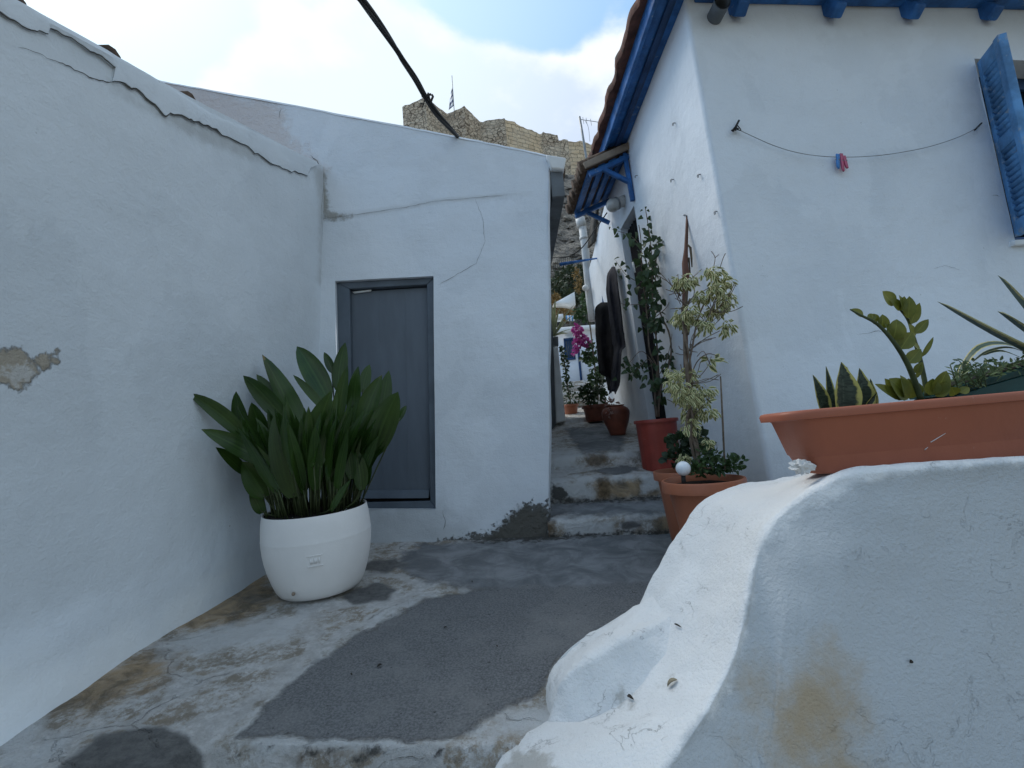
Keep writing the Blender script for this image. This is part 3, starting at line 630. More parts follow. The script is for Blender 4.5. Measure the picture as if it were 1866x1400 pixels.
mb = MB(); rr_ = [[], [], [], [], []]
for i in range(70):
    t = i / 69; q = p0.lerp(p1, t); j = .03 * fbm((t * 9, 0, 3), 1.5, 4) + 0; z_j = .012 * fbm((t * 20, 1, 3), 1, 3)
    rr_[0].append(q + ex * 1.02 + Vector((0, 0, .075))); rr_[1].append(q + ex * 1.48 + Vector((-j, 0, .062 + z_j))); rr_[2].append(q + ex * 1.53 + Vector((-j, 0, .085 + z_j))); rr_[3].append(q + ex * 1.50 + Vector((-j, 0, .125 + z_j))); rr_[4].append(q + Vector((1.5, 0, .95)))
mb.grid(rr_); mb.build('roof_edge', M_tile, RH, auto=40)
random.seed(5)
for k in range(16):
    mb = MB(); y = 2.62 + k * .185; p = onx(RA, y, 4.37) + ex * 1.0 + Vector((random.uniform(-.02, .02), 0, .15 + random.uniform(-.012, .012)))
    mb.tube([p, p + Vector((.7, random.uniform(-.02, .02), .33))], [.075, .066], 10); mb.build('roof_tile', M_tile, RH)
# alley door
dq = [rdisp(ctrl[r][c]) for r, c in ((2, 1), (2, 2), (4, 2), (4, 1))]
mb = MB(); off = Vector((.12, 0, 0)); mb.prism([p + off for p in dq], (.04, 0, 0)); DD = mb.build('alley_door', M_void, RH)
mb = MB()
for i in range(4):
    j = (i + 1) % 4; cen = (dq[0] + dq[1] + dq[2] + dq[3]) / 4; f = .88
    mb.prism([p + off * .9 for p in (dq[i], dq[j], cen + (dq[j] - cen) * f, cen + (dq[i] - cen) * f)], (.05, 0, 0))
mb.build('door_frame', M_bluedk, DD)
mb = MB(); mb.beam(dq[3] + Vector((.1, -.02, .02)), dq[2] + Vector((.1, .02, .02)), .30, .05); mb.build('door_sill', M_ground, DD, bevel=.006)
# hanging dark fly curtain in the doorway
mb = MB(); rows = []
for i in range(13):
    t = i / 12; rows.append([dq[0].lerp(dq[1], .06 + .88 * u / 24).lerp(dq[3].lerp(dq[2], .06 + .88 * u / 24), t * .96 + .02) + Vector((.065 + .012 * math.sin(u * 1.9 + t), 0, 0)) for u in range(25)])
mb.grid(rows); mb.build('door_curtain', M_cloth, DD)
# window with its open louvred shutter
wq = [rdisp(ctrl[r][c]) for r, c in ((1, 7), (1, 8), (3, 8), (3, 7))]; dp = Vector((0, .17, 0))
mb = MB(); cen = sum(wq, Vector()) / 4
for i in range(4):
    j = (i + 1) % 4; mb.prism([p + dp for p in (wq[i], wq[j], cen + (wq[j] - cen) * .86, cen + (wq[i] - cen) * .86)], (0, .05, 0))
mb.beam((wq[0] + wq[1]) / 2 + dp, (wq[2] + wq[3]) / 2 + dp, .05, .06, up=(0, 1, 0)); WD = mb.build('window', M_bluedk, RH, bevel=.005)
m, nt, b = new_mat('window_glass'); b.inputs['Base Color'].default_value = (.012, .014, .016, 1); b.inputs['Roughness'].default_value = .08; M_pane = m
mb = MB(); mb.prism([p + dp * 1.15 for p in wq], (0, .01, 0)); mb.build('pane', M_pane, WD)
mb = MB(); mb.beam(wq[3] + Vector((-.05, -.01, -.02)), wq[2] + Vector((.05, -.01, -.02)), .06, .04); mb.build('window_sill', M_white, WD, bevel=.006)
hz = [wq[0] + Vector((.025, -.005, -.04)), wq[3] + Vector((.02, -.005, .03))]          # hinge line
sw = Vector((-.10, -.27, 0))                                      # swing of the leaf
S = lambda u, v: hz[0].lerp(hz[1], v) + sw * u
sn = sw.cross(hz[1] - hz[0]).normalized()
mb = MB()
def bar(u0, u1, v0, v1, th=.035): mb.prism([S(u0, v0) - sn * th / 2, S(u1, v0) - sn * th / 2, S(u1, v1) - sn * th / 2, S(u0, v1) - sn * th / 2], sn * th)
bar(0, .16, 0, 1); bar(.78, 1, 0, 1, .05); bar(.16, .78, 0, .09); bar(.16, .78, .47, .54); bar(.16, .78, .92, 1)
SH = mb.build('shutter', M_bluel, RH, bevel=.004)
hh = (hz[1] - hz[0])
for v0, v1 in ((.09, .47), (.54, .92)):
    for k in range(12):
        mb = MB(); v = v0 + (v1 - v0) * (k + .5) / 12; A, B = S(.15, v), S(.79, v)
        mb.beam(A, B, .006, .048, up=(hh.normalized() + sn * .75)); mb.build('louvre', M_bluel, SH)
# waste pipe stub under the eaves
mb = MB(); p = RF(1301, 34); mb.tube([p, p + fn * .14 + Vector((-.02, 0, -.01))], .052, 18, caps=False); mb.tube([p + fn * .14 + Vector((-.02, 0, -.01)), p + fn * .02], .044, 18, caps=False)
mb.build('overflow_pipe', M_greyw, RH)

# ---------------------------------------------------------------- whitewashed parapet in the foreground
def tz(px, py, d): return P(px, py, d)
top = 1.5 - .19
rows = [
 [Vector((3.6, 2.55, .6)), Vector((3.6, 2.45, top + .02)), Vector((3.6, 2.0, top + .02)), P(2700, 790, 1.53), P(2700, 1100, 1.49), P(2600, 1700, 1.40)],
 [Vector((2.2, 2.5, .6)), Vector((2.2, 2.4, top + .01)), Vector((2.1, 2.0, top + .01)), P(2100, 818, 1.53), P(2100, 1100, 1.49), P(2000, 1700, 1.38)],
 [Vector((1.5, 2.45, .6)), Vector((1.5, 2.35, top)), P(1690, 841, 1.9), P(1700, 849, 1.54), P(1720, 1100, 1.48), P(1700, 1700, 1.35)],
 [Vector((1.16, 2.35, .6)), P(1440, 870, 2.2), P(1490, 862, 1.85), P(1540, 864, 1.56), P(1590, 1100, 1.48), P(1560, 1700, 1.34)],
 [P(1370, 1100, 2.2), P(1345, 885, 2.12), P(1400, 902, 1.82), P(1446, 915, 1.59), P(1510, 1120, 1.465), P(1460, 1700, 1.31)],
 [P(1310, 1100, 2.15), P(1288, 910, 2.06), P(1345, 930, 1.82), P(1400, 963, 1.58), P(1455, 1150, 1.455), P(1410, 1700, 1.29)],
 [P(1270, 1150, 2.1), P(1246, 957, 2.02), P(1315, 985, 1.80), P(1374, 1020, 1.56), P(1425, 1190, 1.44), P(1370, 1700, 1.27)],
 [P(1230, 1200, 2.05), P(1200, 1035, 1.96), P(1288, 1058, 1.74), P(1360, 1085, 1.51), P(1408, 1250, 1.425), P(1345, 1700, 1.25)],
 [P(1200, 1260, 2.0), P(1168, 1100, 1.90), P(1258, 1130, 1.67), P(1345, 1160, 1.46), P(1385, 1320, 1.395), P(1320, 1720, 1.23)],
 [P(1170, 1330, 1.9), P(1150, 1190, 1.79), P(1230, 1205, 1.58), P(1318, 1232, 1.41), P(1360, 1390, 1.355), P(1295, 1740, 1.21)],
 [P(1080, 1340, 1.75), P(1090, 1285, 1.68), P(1180, 1290, 1.49), P(1275, 1310, 1.345), P(1325, 1460, 1.30), P(1265, 1760, 1.18)],
 [P(980, 1345, 1.70), P(985, 1322, 1.64), P(1095, 1345, 1.42), P(1215, 1395, 1.28), P(1275, 1530, 1.245), P(1225, 1800, 1.14)],
 [P(925, 1378, 1.62), P(930, 1358, 1.56), P(1040, 1410, 1.34), P(1165, 1490, 1.20), P(1230, 1620, 1.17), P(1180, 1860, 1.09)],
 [P(885, 1440, 1.55), P(890, 1425, 1.48), P(990, 1500, 1.25), P(1140, 1580, 1.1), P(1195, 1720, 1.08), P(1140, 1950, 1.02)]]
def smooth_grid(rows, nu, nv):
    A = [crom(r, nu) for r in rows]; cols = [crom([A[i][j] for i in range(len(A))], nv) for j in range(len(A[0]))]
    return [[cols[j][i] for j in range(len(cols))] for i in range(len(cols[0]))]
def rough(G, a1=.012, s1=3.5, a2=.004, s2=11):
    out = []
    for i, r in enumerate(G):
        rr = []
        for j, p in enumerate(r):
            u = G[min(i + 1, len(G) - 1)][j] - G[max(i - 1, 0)][j]; v = r[min(j + 1, len(r) - 1)] - r[max(j - 1, 0)]
            n = u.cross(v); n = n.normalized() if n.length > 1e-9 else Vector((0, 0, 1))
            rr.append(p + n * (a1 * fbm(p, s1, 4) + a2 * fbm(p, s2, 4)))
        out.append(rr)
    return out
rows = [[r[0], r[0].lerp(r[1], .85), r[1], r[1].lerp(r[2], .2), r[2], r[2].lerp(r[3], .72), r[3], r[3].lerp(r[4], .2), r[4], r[5]] for r in rows]
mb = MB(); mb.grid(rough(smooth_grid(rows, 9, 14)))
lump = [
 [P(1230, 1180, 1.98), P(1205, 1083, 1.88), P(1222, 1125, 1.735), P(1235, 1230, 1.60)],
 [P(1165, 1200, 1.92), P(1160, 1105, 1.87), P(1190, 1140, 1.71), P(1200, 1250, 1.60)],
 [P(1110, 1230, 1.90), P(1108, 1136, 1.85), P(1140, 1164, 1.675), P(1150, 1275, 1.60)],
 [P(1040, 1280, 1.87), P(1047, 1174, 1.82), P(1075, 1203, 1.655), P(1085, 1305, 1.60)],
 [P(1010, 1310, 1.82), P(1012, 1212, 1.79), P(1030, 1232, 1.645), P(1035, 1318, 1.61)],
 [P(996, 1320, 1.78), P(999, 1256, 1.75), P(1008, 1275, 1.66), P(1006, 1320, 1.63)],
 [P(996, 1330, 1.74), P(998, 1318, 1.72), P(1001, 1322, 1.69), P(1000, 1330, 1.66)]]
lump = [[r[0], r[0].lerp(r[1], .88), r[1], r[1].lerp(r[2], .3), r[1].lerp(r[2], .7), r[2], r[2].lerp(r[3], .25), r[2].lerp(r[3], .8), r[3]] for r in lump]
mb.grid(rough(smooth_grid(lump, 6, 10), .014, 5, .006, 13))
from mathutils.bvhtree import BVHTree
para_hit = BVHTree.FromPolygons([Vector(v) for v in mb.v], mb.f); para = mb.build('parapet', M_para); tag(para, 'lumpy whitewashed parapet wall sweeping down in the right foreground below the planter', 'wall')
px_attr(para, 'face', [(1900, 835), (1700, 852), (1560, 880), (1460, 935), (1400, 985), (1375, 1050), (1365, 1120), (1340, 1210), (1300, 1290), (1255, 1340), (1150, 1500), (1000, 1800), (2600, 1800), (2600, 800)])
px_attr(para, 'ochre', [(1390, 1250), (1480, 1205), (1540, 1215), (1530, 1290), (1560, 1360), (1590, 1460), (1500, 1460), (1440, 1380), (1400, 1330)])
px_attr(para, 'wear', [(1118, 1275), (1130, 1262), (1140, 1275), (1130, 1285)], [(930, 1362), (985, 1372), (1020, 1400), (1000, 1440), (900, 1440)], [(1215, 1250), (1235, 1238), (1238, 1246), (1222, 1258)], [(1150, 1265), (1155, 1268), (1150, 1284), (1146, 1282)])

# ---------------------------------------------------------------- aspidistra in the white pot
base = GP(557, 1102); gn = GP.n if GP.n.z > 0 else -GP.n
pc = Vector((base.x, base.y + .20, gz(base.x, base.y + .20) + .008))
ax = (gn * .75 + Vector((0, 0, 1)) * .25); ax = Vector((0, ax.y, ax.z)).normalized()
xx = Vector((1, 0, 0)); xx = (xx - ax * xx.dot(ax)).normalized(); yv = ax.cross(xx)
PM = Matrix.Translation(pc) @ Matrix((xx, yv, ax)).transposed().to_4x4()
k = .91
prof = [(.0, .004), (.20, 0), (.226, .006), (.244, .03), (.264, .08), (.283, .14), (.297, .20), (.3055, .26), (.308, .30), (.308, .317), (.3086, .321), (.3086, .326), (.308, .330), (.306, .37), (.301, .42), (.294, .462), (.292, .468), (.288, .468), (.286, .462), (.284, .445), (.0, .445)]
mb = MB(); mb.lathe([(r * k, z * k) for r, z in prof], PM, 72)
POT = thing('plant_pot', 'large white painted round plant pot standing on the paving near the left wall', 'plant pot', pc)
mb.build('pot_body', M_pot, POT, auto=60)
mb = MB(); rows = []
for i in range(9):
    rows.append([PM @ Vector((k * .286 * i / 8 * math.cos(a), k * .286 * i / 8 * math.sin(a), k * .452 + .012 * fbm((i, a, 1), 1.3))) for a in [2 * math.pi * q / 28 for q in range(28)]])
mb.grid(rows, True); mb.build('soil', M_soil, POT)
mb = MB()                                  # faint embossed maker's plate
for t in range(11):
    a0 = -math.pi / 2 + .20 + .24 * t / 10; 
    for zlo, zhi in ((.205, .209), (.262, .266)) + (((.222, .25),) if t in (2, 3, 5, 6, 8) else ()):
        w_ = .012; zlo, zhi = zlo * k, zhi * k; rr_ = k * .3045 + (zlo / k - .22) * .07
        pts = [PM @ Vector((r * math.cos(a), r * math.sin(a), z)) for r, a, z in ((rr_ - .004, a0 - w_, zlo), (rr_ - .004, a0 + w_, zlo), (rr_ - .004, a0 + w_, zhi), (rr_ - .004, a0 - w_, zhi), (rr_ + .0013, a0 - w_, zlo), (rr_ + .0013, a0 + w_, zlo), (rr_ + .0013, a0 + w_, zhi), (rr_ + .0013, a0 - w_, zhi))]
        mb.hexa(pts)
mb.build('embossed_plate', M_pot, POT)
mb = MB(); mb.sphere(PM @ Vector((.266 * k * math.cos(-math.pi / 2 - .17), .266 * k * math.sin(-math.pi / 2 - .17), .062 * k)), .009, 8, 6); mb.build('drain_plug', M_board, POT)
M_asp = leafmat('aspidistra_leaf', (.016, .040, .008), (.036, .074, .014), rough=.24, var=3, trans=.10, veins=.22, tips=(.17, .13, .05))
ASP = thing('aspidistra', 'broad dark green cast iron plant with upright blades growing in the white pot', 'plant', PM @ Vector((0, 0, .41)))
o_ = (330, 600); sc_ = 2.693
def ap(x, y, d): return P(o_[0] + x / sc_, o_[1] + y / sc_, d)
aspl = [ # tip, base (crop px), width px, depth tip, depth base
 ((35, 315), (315, 535), 84, 2.40, 2.62), ((100, 492), (432, 668), 100, 2.34, 2.56), ((170, 580), (310, 705), 66, 2.42, 2.62), ((270, 305), (322, 525), 78, 2.62, 2.72),
 ((398, 125), (610, 575), 116, 2.85, 2.85), ((305, 228), (512, 450), 96, 2.72, 2.78), ((466, 400), (556, 825), 160, 2.58, 2.62), ((735, 305), (606, 745), 150, 2.55, 2.64),
 ((569, 85), (722, 350), 118, 2.95, 2.9), ((806, 65), (768, 300), 76, 2.98, 2.95), ((818, 180), (770, 460), 66, 2.85, 2.88), ((1065, 308), (935, 622), 140, 2.75, 2.8), ((1020, 203), (985, 430), 72, 2.95, 2.93),
 ((926, 173), (890, 310), 60, 3.0, 2.95), ((870, 182), (850, 440), 76, 2.92, 2.9), ((1106, 375), (1068, 450), 34, 2.9, 2.88), ((832, 742), (735, 892), 40, 2.52, 2.58),
 ((300, 650), (412, 826), 128, 2.55, 2.62), ((370, 222), (490, 390), 62, 2.8, 2.84), ((345, 360), (410, 570), 96, 2.7, 2.76), ((645, 133), (700, 260), 56, 3.02, 2.98), ((985, 225), (880, 505), 104, 2.85, 2.84),
 ((702, 113), (745, 215), 44, 3.0, 2.98), ((550, 225), (700, 395), 44, 2.8, 2.84), ((975, 370), (925, 600), 66, 2.78, 2.8), ((336, 790), (395, 905), 60, 2.6, 2.64), ((800, 500), (835, 735), 62, 2.6, 2.66),
 ((730, 560), (745, 700), 90, 2.75, 2.75), ((860, 590), (885, 790), 74, 2.68, 2.7), ((650, 560), (640, 740), 80, 2.8, 2.8), ((930, 640), (905, 770), 50, 2.75, 2.74), ((505, 640), (500, 800), 84, 2.78, 2.78), ((300, 400), (345, 640), 80, 2.66, 2.72)]
random.seed(11); leaves = MB(); stems = MB()
def soilpt(u, v): return PM @ Vector((u * .235, v * .2, .415))
wprof = lambda t: ((t * .97 + .03) ** .55) * max(.0, 1 - t) ** .78 / .41
for (t, b, wpx, dt, db) in aspl:
    p1 = ap(t[0], t[1], dt); p0 = ap(b[0], b[1], db); d = (dt + db) / 2
    toC = (CAM - p0).normalized(); nrm = toC + Vector((random.uniform(-.35, .35), 0, .25 + random.uniform(-.2, .3)))
    bd = Vector((0, .15, 1)) if abs(p1.x - p0.x) > .5 * abs(p1.z - p0.z) else (Vector((-1 if p1.x < p0.x else 1, -.1, 0)) * -.6)
    leaves.leaf(p0, p1, wpx * .95 / sc_ * d / FPX, nrm, bend=random.uniform(.02, .06), fold=.16, n=10, prof=wprof, bdir=bd, twist=random.uniform(-.3, .3))
    u = (b[0] - 640) / 280; s0 = soilpt(max(-.95, min(.95, u * .8)), (db - 2.78) * 3)
    dirn = (p1 - p0).normalized(); mid = s0.lerp(p0, .6) - dirn * .02 * (1 if b[1] < 800 else 0)
    stems.tube(crom([s0, mid, p0 + dirn * .02], 4), .0045, 6)
for i in range(165):
    a = random.uniform(0, 2 * math.pi); r = random.uniform(.1, 1) ** .5; u, v = r * math.cos(a), r * math.sin(a)
    s0 = soilpt(u * .95, v); lean = Vector((u * .20 + random.uniform(-.12, .12), v * .22 + random.uniform(-.05, .1), 1)).normalized()
    L0 = random.uniform(.07, .27); L1 = random.uniform(.26, .42) * (1 - .15 * abs(u)); p0 = s0 + lean * L0; l2 = (lean + Vector((u * .4, random.uniform(-.3, .25), 0))).normalized(); p1 = p0 + l2 * L1
    if p1.z > 2.33 - .25 * abs(u): p1.z = 2.33 - .25 * abs(u)
    leaves.leaf(p0, p1, random.uniform(.045, .072), Vector((random.uniform(-.9, .9), -1, .3)), bend=random.uniform(-.02, .07), fold=.16, n=8, prof=wprof, bdir=Vector((-u, -.2, .2)), twist=random.uniform(-.4, .4))
    stems.tube([s0, p0 + l2 * .02], .004, 5)
leaves.build('leaves', M_asp, ASP); stems.build('leaf_stalks', M_stemg, ASP)

# ---------------------------------------------------------------- planter on the parapet
pA, pB = P(1480, 746, 1.58), P(1866, 706, 1.60); pA.z = pB.z = (pA.z + pB.z) / 2
e1_ = (pB - pA); e1_.z = (P(1866, 706, 1.60).z - P(1480, 746, 1.58).z); e1_.z = 0; e1_ = e1_.normalized(); e2_ = Vector((-e1_.y, e1_.x, 0)).normalized(); e3_ = e1_.cross(e2_)
zb = P(1482, 859, 1.60).z - .014; pA.z = P(1480, 746, 1.58).z; H = pA.z - zb; L_, W_ = 1.0, .23
def pl_pt(u, v, h): return pA + e1_ * u + e2_ * v + e3_ * (h - H)
def outline(ins, h, c=.07):
    x0, x1, y0, y1 = -.07 + ins * 1.7, L_ - ins, ins * .6, W_ - ins * .6; c = c - ins * .3
    pts = []
    for (cx, cy, a) in ((x0 + c, y0 + c, 180), (x1 - c, y0 + c, 270), (x1 - c, y1 - c, 0), (x0 + c, y1 - c, 90)):
        for q in range(5): t = R(a + q * 22.5); pts.append(pl_pt(cx + c * math.cos(t), cy + c * math.sin(t), h))
    return pts
mb = MB(); mb.grid([outline(.055, 0), outline(.052, .01), outline(.04, .055), outline(.039, .058), outline(.036, .061), outline(.016, H - .034), outline(.013, H - .03)], True)
k0 = mb.add(outline(.055, 0)); mb.face([k0 + i for i in reversed(range(20))])
PL = thing('planter', 'long terracotta coloured plastic trough planter on the parapet top', 'planter', pl_pt(.4, .1, 0))
mb.build('trough', M_terra2, PL, auto=50)
mb = MB(); mb.grid([outline(.013, H - .030), outline(-.004, H - .029), outline(-.006, H - .012), outline(-.003, H - .003), outline(.004, H), outline(.014, H - .002), outline(.017, H - .02), outline(.02, H - .05)], True); mb.build('rim', M_terra2, PL, auto=50)
mb = MB(); kk = mb.add(outline(.02, H - .03)); mb.face([kk + i for i in range(20)]); mb.build('soil', M_soil, PL)
mb = MB()
for (a, b) in (((1695, 806), (1722, 790)), ((1684, 820), (1690, 815))):
    pf = Plane(pl_pt(0, .05 * .6, 0), pl_pt(1, .05 * .6, 0), pl_pt(0, .01, H - .03)); A, B = pf(*a), pf(*b); mb.beam(A - e2_ * .002, B - e2_ * .002, .002, .0025, wd2=.001, ht2=.001)
mb.build('scratch', M_paper, PL)
# crumpled tissue
mb = MB(); c = P(1462, 851, 1.64); rows = []
for i in range(13):
    th = math.pi * i / 12
    rows.append([c + Vector((.034 * math.sin(th) * math.cos(a), .024 * math.sin(th) * math.sin(a), .022 * math.cos(th))) * (1 + .55 * fbm((math.sin(th) * math.cos(a) * 2, math.sin(th) * math.sin(a) * 2, math.cos(th) * 2), 1.3, 3)) for a in [2 * math.pi * q / 20 for q in range(20)]])
mb.grid(rows, True); tag(mb.build('crumpled_tissue', M_paper, smooth=False), 'small crumpled white tissue lying against the end of the terracotta planter', 'tissue')

# snake plant
M_snake = leafmat('snake_plant_leaf', (.022, .035, .022), (.045, .06, .04), edge=(.42, .37, .10), edgew=.24, bands=(.012, .02, .012), rough=.45, var=30, trans=.06)
SN = thing('snake_plant', 'snake plant with yellow edged banded leaves at the left end of the planter', 'plant', P(1535, 745, 1.68)); mb = MB()
for (t, b, wpx, d) in (((1533, 660), (1536, 748), 60, 1.66), ((1481, 683), (1503, 750), 30, 1.68), ((1566, 671), (1572, 748), 42, 1.72), ((1505, 667), (1518, 745), 16, 1.74), ((1586, 690), (1584, 748), 26, 1.73), ((1543, 668), (1552, 745), 20, 1.76), ((1598, 715), (1575, 742), 12, 1.7)):
    mb.leaf(P(b[0], b[1] + 6, d), P(t[0], t[1], d), wpx * d / FPX, Vector((random.uniform(-.3, .3), -1, .1)), bend=.02, fold=.22, n=12, prof=lambda t: (1 - t ** 2.6) ** .8 * (.72 + .28 * math.sin(math.pi * min(1, t * 1.2))))
mb.build('leaves', M_snake, SN)
# zamioculcas
M_zz = leafmat('zz_plant_leaf', (.075, .095, .012), (.15, .155, .025), rough=.4, var=12, trans=.18)
ZZ = thing('zz_plant', 'olive green plant with thick arching stems of oval leaflets in the planter', 'plant', P(1680, 725, 1.7)); mb = MB(); sm = MB()
def stemcurve(pts, d, r0, r1):
    c = crom([P(x, y, dd) for (x, y), dd in zip(pts, d)], 6); n = len(c); sm.tube(c, [r0 + (r1 - r0) * i / (n - 1) for i in range(n)], 7); return c
stemcurve([(1678, 728), (1658, 672), (1632, 628), (1600, 592), (1565, 573), (1549, 564)], [1.7, 1.68, 1.66, 1.66, 1.65, 1.65], .0105, .002)
stemcurve([(1690, 722), (1678, 660), (1664, 612), (1654, 582), (1632, 555), (1612, 534)], [1.72, 1.72, 1.72, 1.72, 1.71, 1.71], .0085, .002)
zl = [((1595, 590), (1588, 572), 20), ((1580, 580), (1597, 578), 14), ((1606, 600), (1608, 573), 22), ((1612, 603), (1632, 590), 0), ((1627, 620), (1634, 582), 30), ((1628, 622), (1612, 590), 22), ((1641, 636), (1662, 605), 26), ((1637, 632), (1640, 600), 14),
      ((1655, 662), (1678, 636), 22), ((1668, 680), (1680, 660), 12), ((1660, 590), (1676, 552), 18), ((1655, 580), (1657, 540), 20), ((1650, 574), (1638, 538), 18), ((1668, 608), (1692, 582), 16), ((1668, 612), (1655, 590), 18), ((1680, 650), (1701, 614), 8), ((1676, 640), (1658, 622), 12), ((1630, 556), (1608, 531), 26), ((1640, 565), (1622, 545), 20), ((1642, 566), (1648, 540), 14), ((1573, 576), (1550, 564), 14),
      ((1655, 726), (1620, 690), 34), ((1645, 728), (1594, 700), 18), ((1650, 726), (1640, 684), 30), ((1660, 726), (1655, 690), 34), ((1640, 728), (1612, 690), 24), ((1700, 718), (1725, 676), 32), ((1695, 720), (1700, 690), 26), ((1705, 722), (1728, 695), 22), ((1668, 690), (1682, 660), 8), ((1740, 720), (1733, 705), 18), ((1750, 716), (1766, 706), 14)]
for (b, t, wpx) in zl:
    if wpx: d = 1.68 if b[0] < 1660 else 1.71; mb.leaf(P(b[0], b[1], d), P(t[0], t[1], d - .01), wpx * 1.1 * d / FPX, Vector((random.uniform(-.5, .5), -1, random.uniform(0, .5))), bend=random.uniform(-.04, .08), fold=.14, n=7)
mb.build('leaves', M_zz, ZZ); sm.build('stems', M_stemg, ZZ)
# green trough with agave and succulents behind
GR = thing('green_trough', 'dark green plastic trough behind the terracotta planter at the picture edge', 'planter', P(1850, 700, 1.95))
M_green = simple('green_plastic', (.012, .05, .045), .4, .2, 8, .001, 40)
ga, gb = P(1738, 706, 1.92), P(1866, 669, 1.92); ge = (gb - ga).normalized(); ge2 = Vector((-ge.y, ge.x, 0)).normalized()
mb = MB()
for h0, h1, i0, i1 in ((-.26, -.03, .03, .008), (-.03, 0, -.006, -.006)):
    q = [ga + ge * u + ge2 * v for u, v in ((0, 0), (.8, 0), (.8, .22), (0, .22))]; cen = sum(q, Vector()) / 4
    def ins(p, i): dd = (p - cen); return p - Vector((dd.x, dd.y, 0)).normalized() * i
    mb.hexa([ins(p, i0) + Vector((0, 0, h0)) for p in q] + [ins(p, i1) + Vector((0, 0, h1)) for p in q])
mb.build('trough', M_green, GR, bevel=.006)
mb = MB(); q = [ga + ge * u + ge2 * v + Vector((0, 0, .004)) for u, v in ((.01, .01), (.79, .01), (.79, .21), (.01, .21))]; k0 = mb.add(q); mb.face([k0, k0 + 1, k0 + 2, k0 + 3]); mb.build('soil', M_soil, GR)
M_agave = leafmat('agave_leaf', (.035, .065, .05), (.06, .095, .075), edge=(.40, .36, .16), edgew=.3, rough=.5, var=9, trans=.05)
AG = thing('agave', 'variegated agave with pale edged pointed leaves reaching in from the right edge', 'plant', P(1900, 670, 2.0)); mb = MB()
apf = lambda t: (1 - t) ** .55 * (.75 + .5 * t)
for (b, t, wpx, d, bn) in (((1925, 668), (1708, 550), 44, 1.98, .03), ((1930, 640), (1818, 502), 46, 2.05, .02), ((1930, 650), (1818, 568), 48, 2.0, .02), ((1935, 610), (1905, 470), 46, 2.1, .02), ((1990, 640), (2040, 500), 44, 2.1, .02), ((1950, 660), (1960, 480), 44, 2.15, 0), ((1980, 670), (2100, 590), 44, 2.0, .03)):
    mb.leaf(P(b[0], b[1], d), P(t[0], t[1], d - .04), wpx * d / FPX, Vector((.1, -.6, .8)), bend=bn, fold=.35, n=12, prof=apf, bdir=Vector((0, 0, -1)))
random.seed(2)
for (pts, wpx) in (([(1900, 668), (1840, 628), (1785, 632), (1752, 672), (1748, 690)], 20), ([(1900, 660), (1845, 634), (1800, 640), (1772, 660)], 10), ([(1900, 672), (1830, 640), (1790, 648)], 12)):
    c = crom([P(x, y, 1.9) for x, y in pts], 5); n = len(c)
    for i in range(n - 1):
        t0, t1 = i / (n - 1), (i + 1) / (n - 1); w0, w1 = [wpx * 1.9 / FPX * .5 * max(.08, (1 - t ** 3) ** .6) for t in (t0, t1)]; u = Vector((.3, .8, .5)).normalized()
        k0 = mb.add([c[i] - u * w0, c[i], c[i] + u * w0, c[i + 1] - u * w1, c[i + 1], c[i + 1] + u * w1])
        mb.face((k0, k0 + 1, k0 + 4, k0 + 3), [(0, t0), (.5, t0), (.5, t1), (0, t1)]); mb.face((k0 + 1, k0 + 2, k0 + 5, k0 + 4), [(.5, t0), (1, t0), (1, t1), (.5, t1)])
mb.build('leaves', M_agave, AG)
M_suc = leafmat('succulent_leaf', (.05, .09, .035), (.11, .15, .06), rough=.45, var=20, trans=.15)
SU = thing('trailing_succulent', 'pale green trailing succulent growing along the edge of the green trough', 'plant', P(1800, 690, 1.88)); mb = MB(); sm = MB()
for i in range(330):
    t = random.random(); px = 1738 + 150 * t; py = 690 - 26 * t + random.gauss(0, 11) * (1.2 - .5 * t); d = random.uniform(1.86, 2.05); c = P(px, py, d)
    v = Vector((random.gauss(0, 1), random.gauss(0, 1), random.gauss(.5, .8))).normalized(); mb.leaf(c, c + v * random.uniform(.014, .032), random.uniform(.007, .013), Vector((random.gauss(0, 1), -1, random.gauss(0, 1))), n=3)
for i in range(16):
    p = P(random.uniform(1738, 1800), random.uniform(680, 712), 1.87); q = p + Vector((random.uniform(-.05, .03), 0, random.uniform(.02, .08))); sm.tube([p, q], .0018, 5)
    for j in range(6): c = p.lerp(q, j / 5); v = Vector((random.gauss(0, 1), random.gauss(0, .5), .5)).normalized(); mb.leaf(c, c + v * .025, .007, Vector((0, -1, .3)), n=3)
mb.build('leaves', M_suc, SU); sm.build('stems', M_stemg, SU)

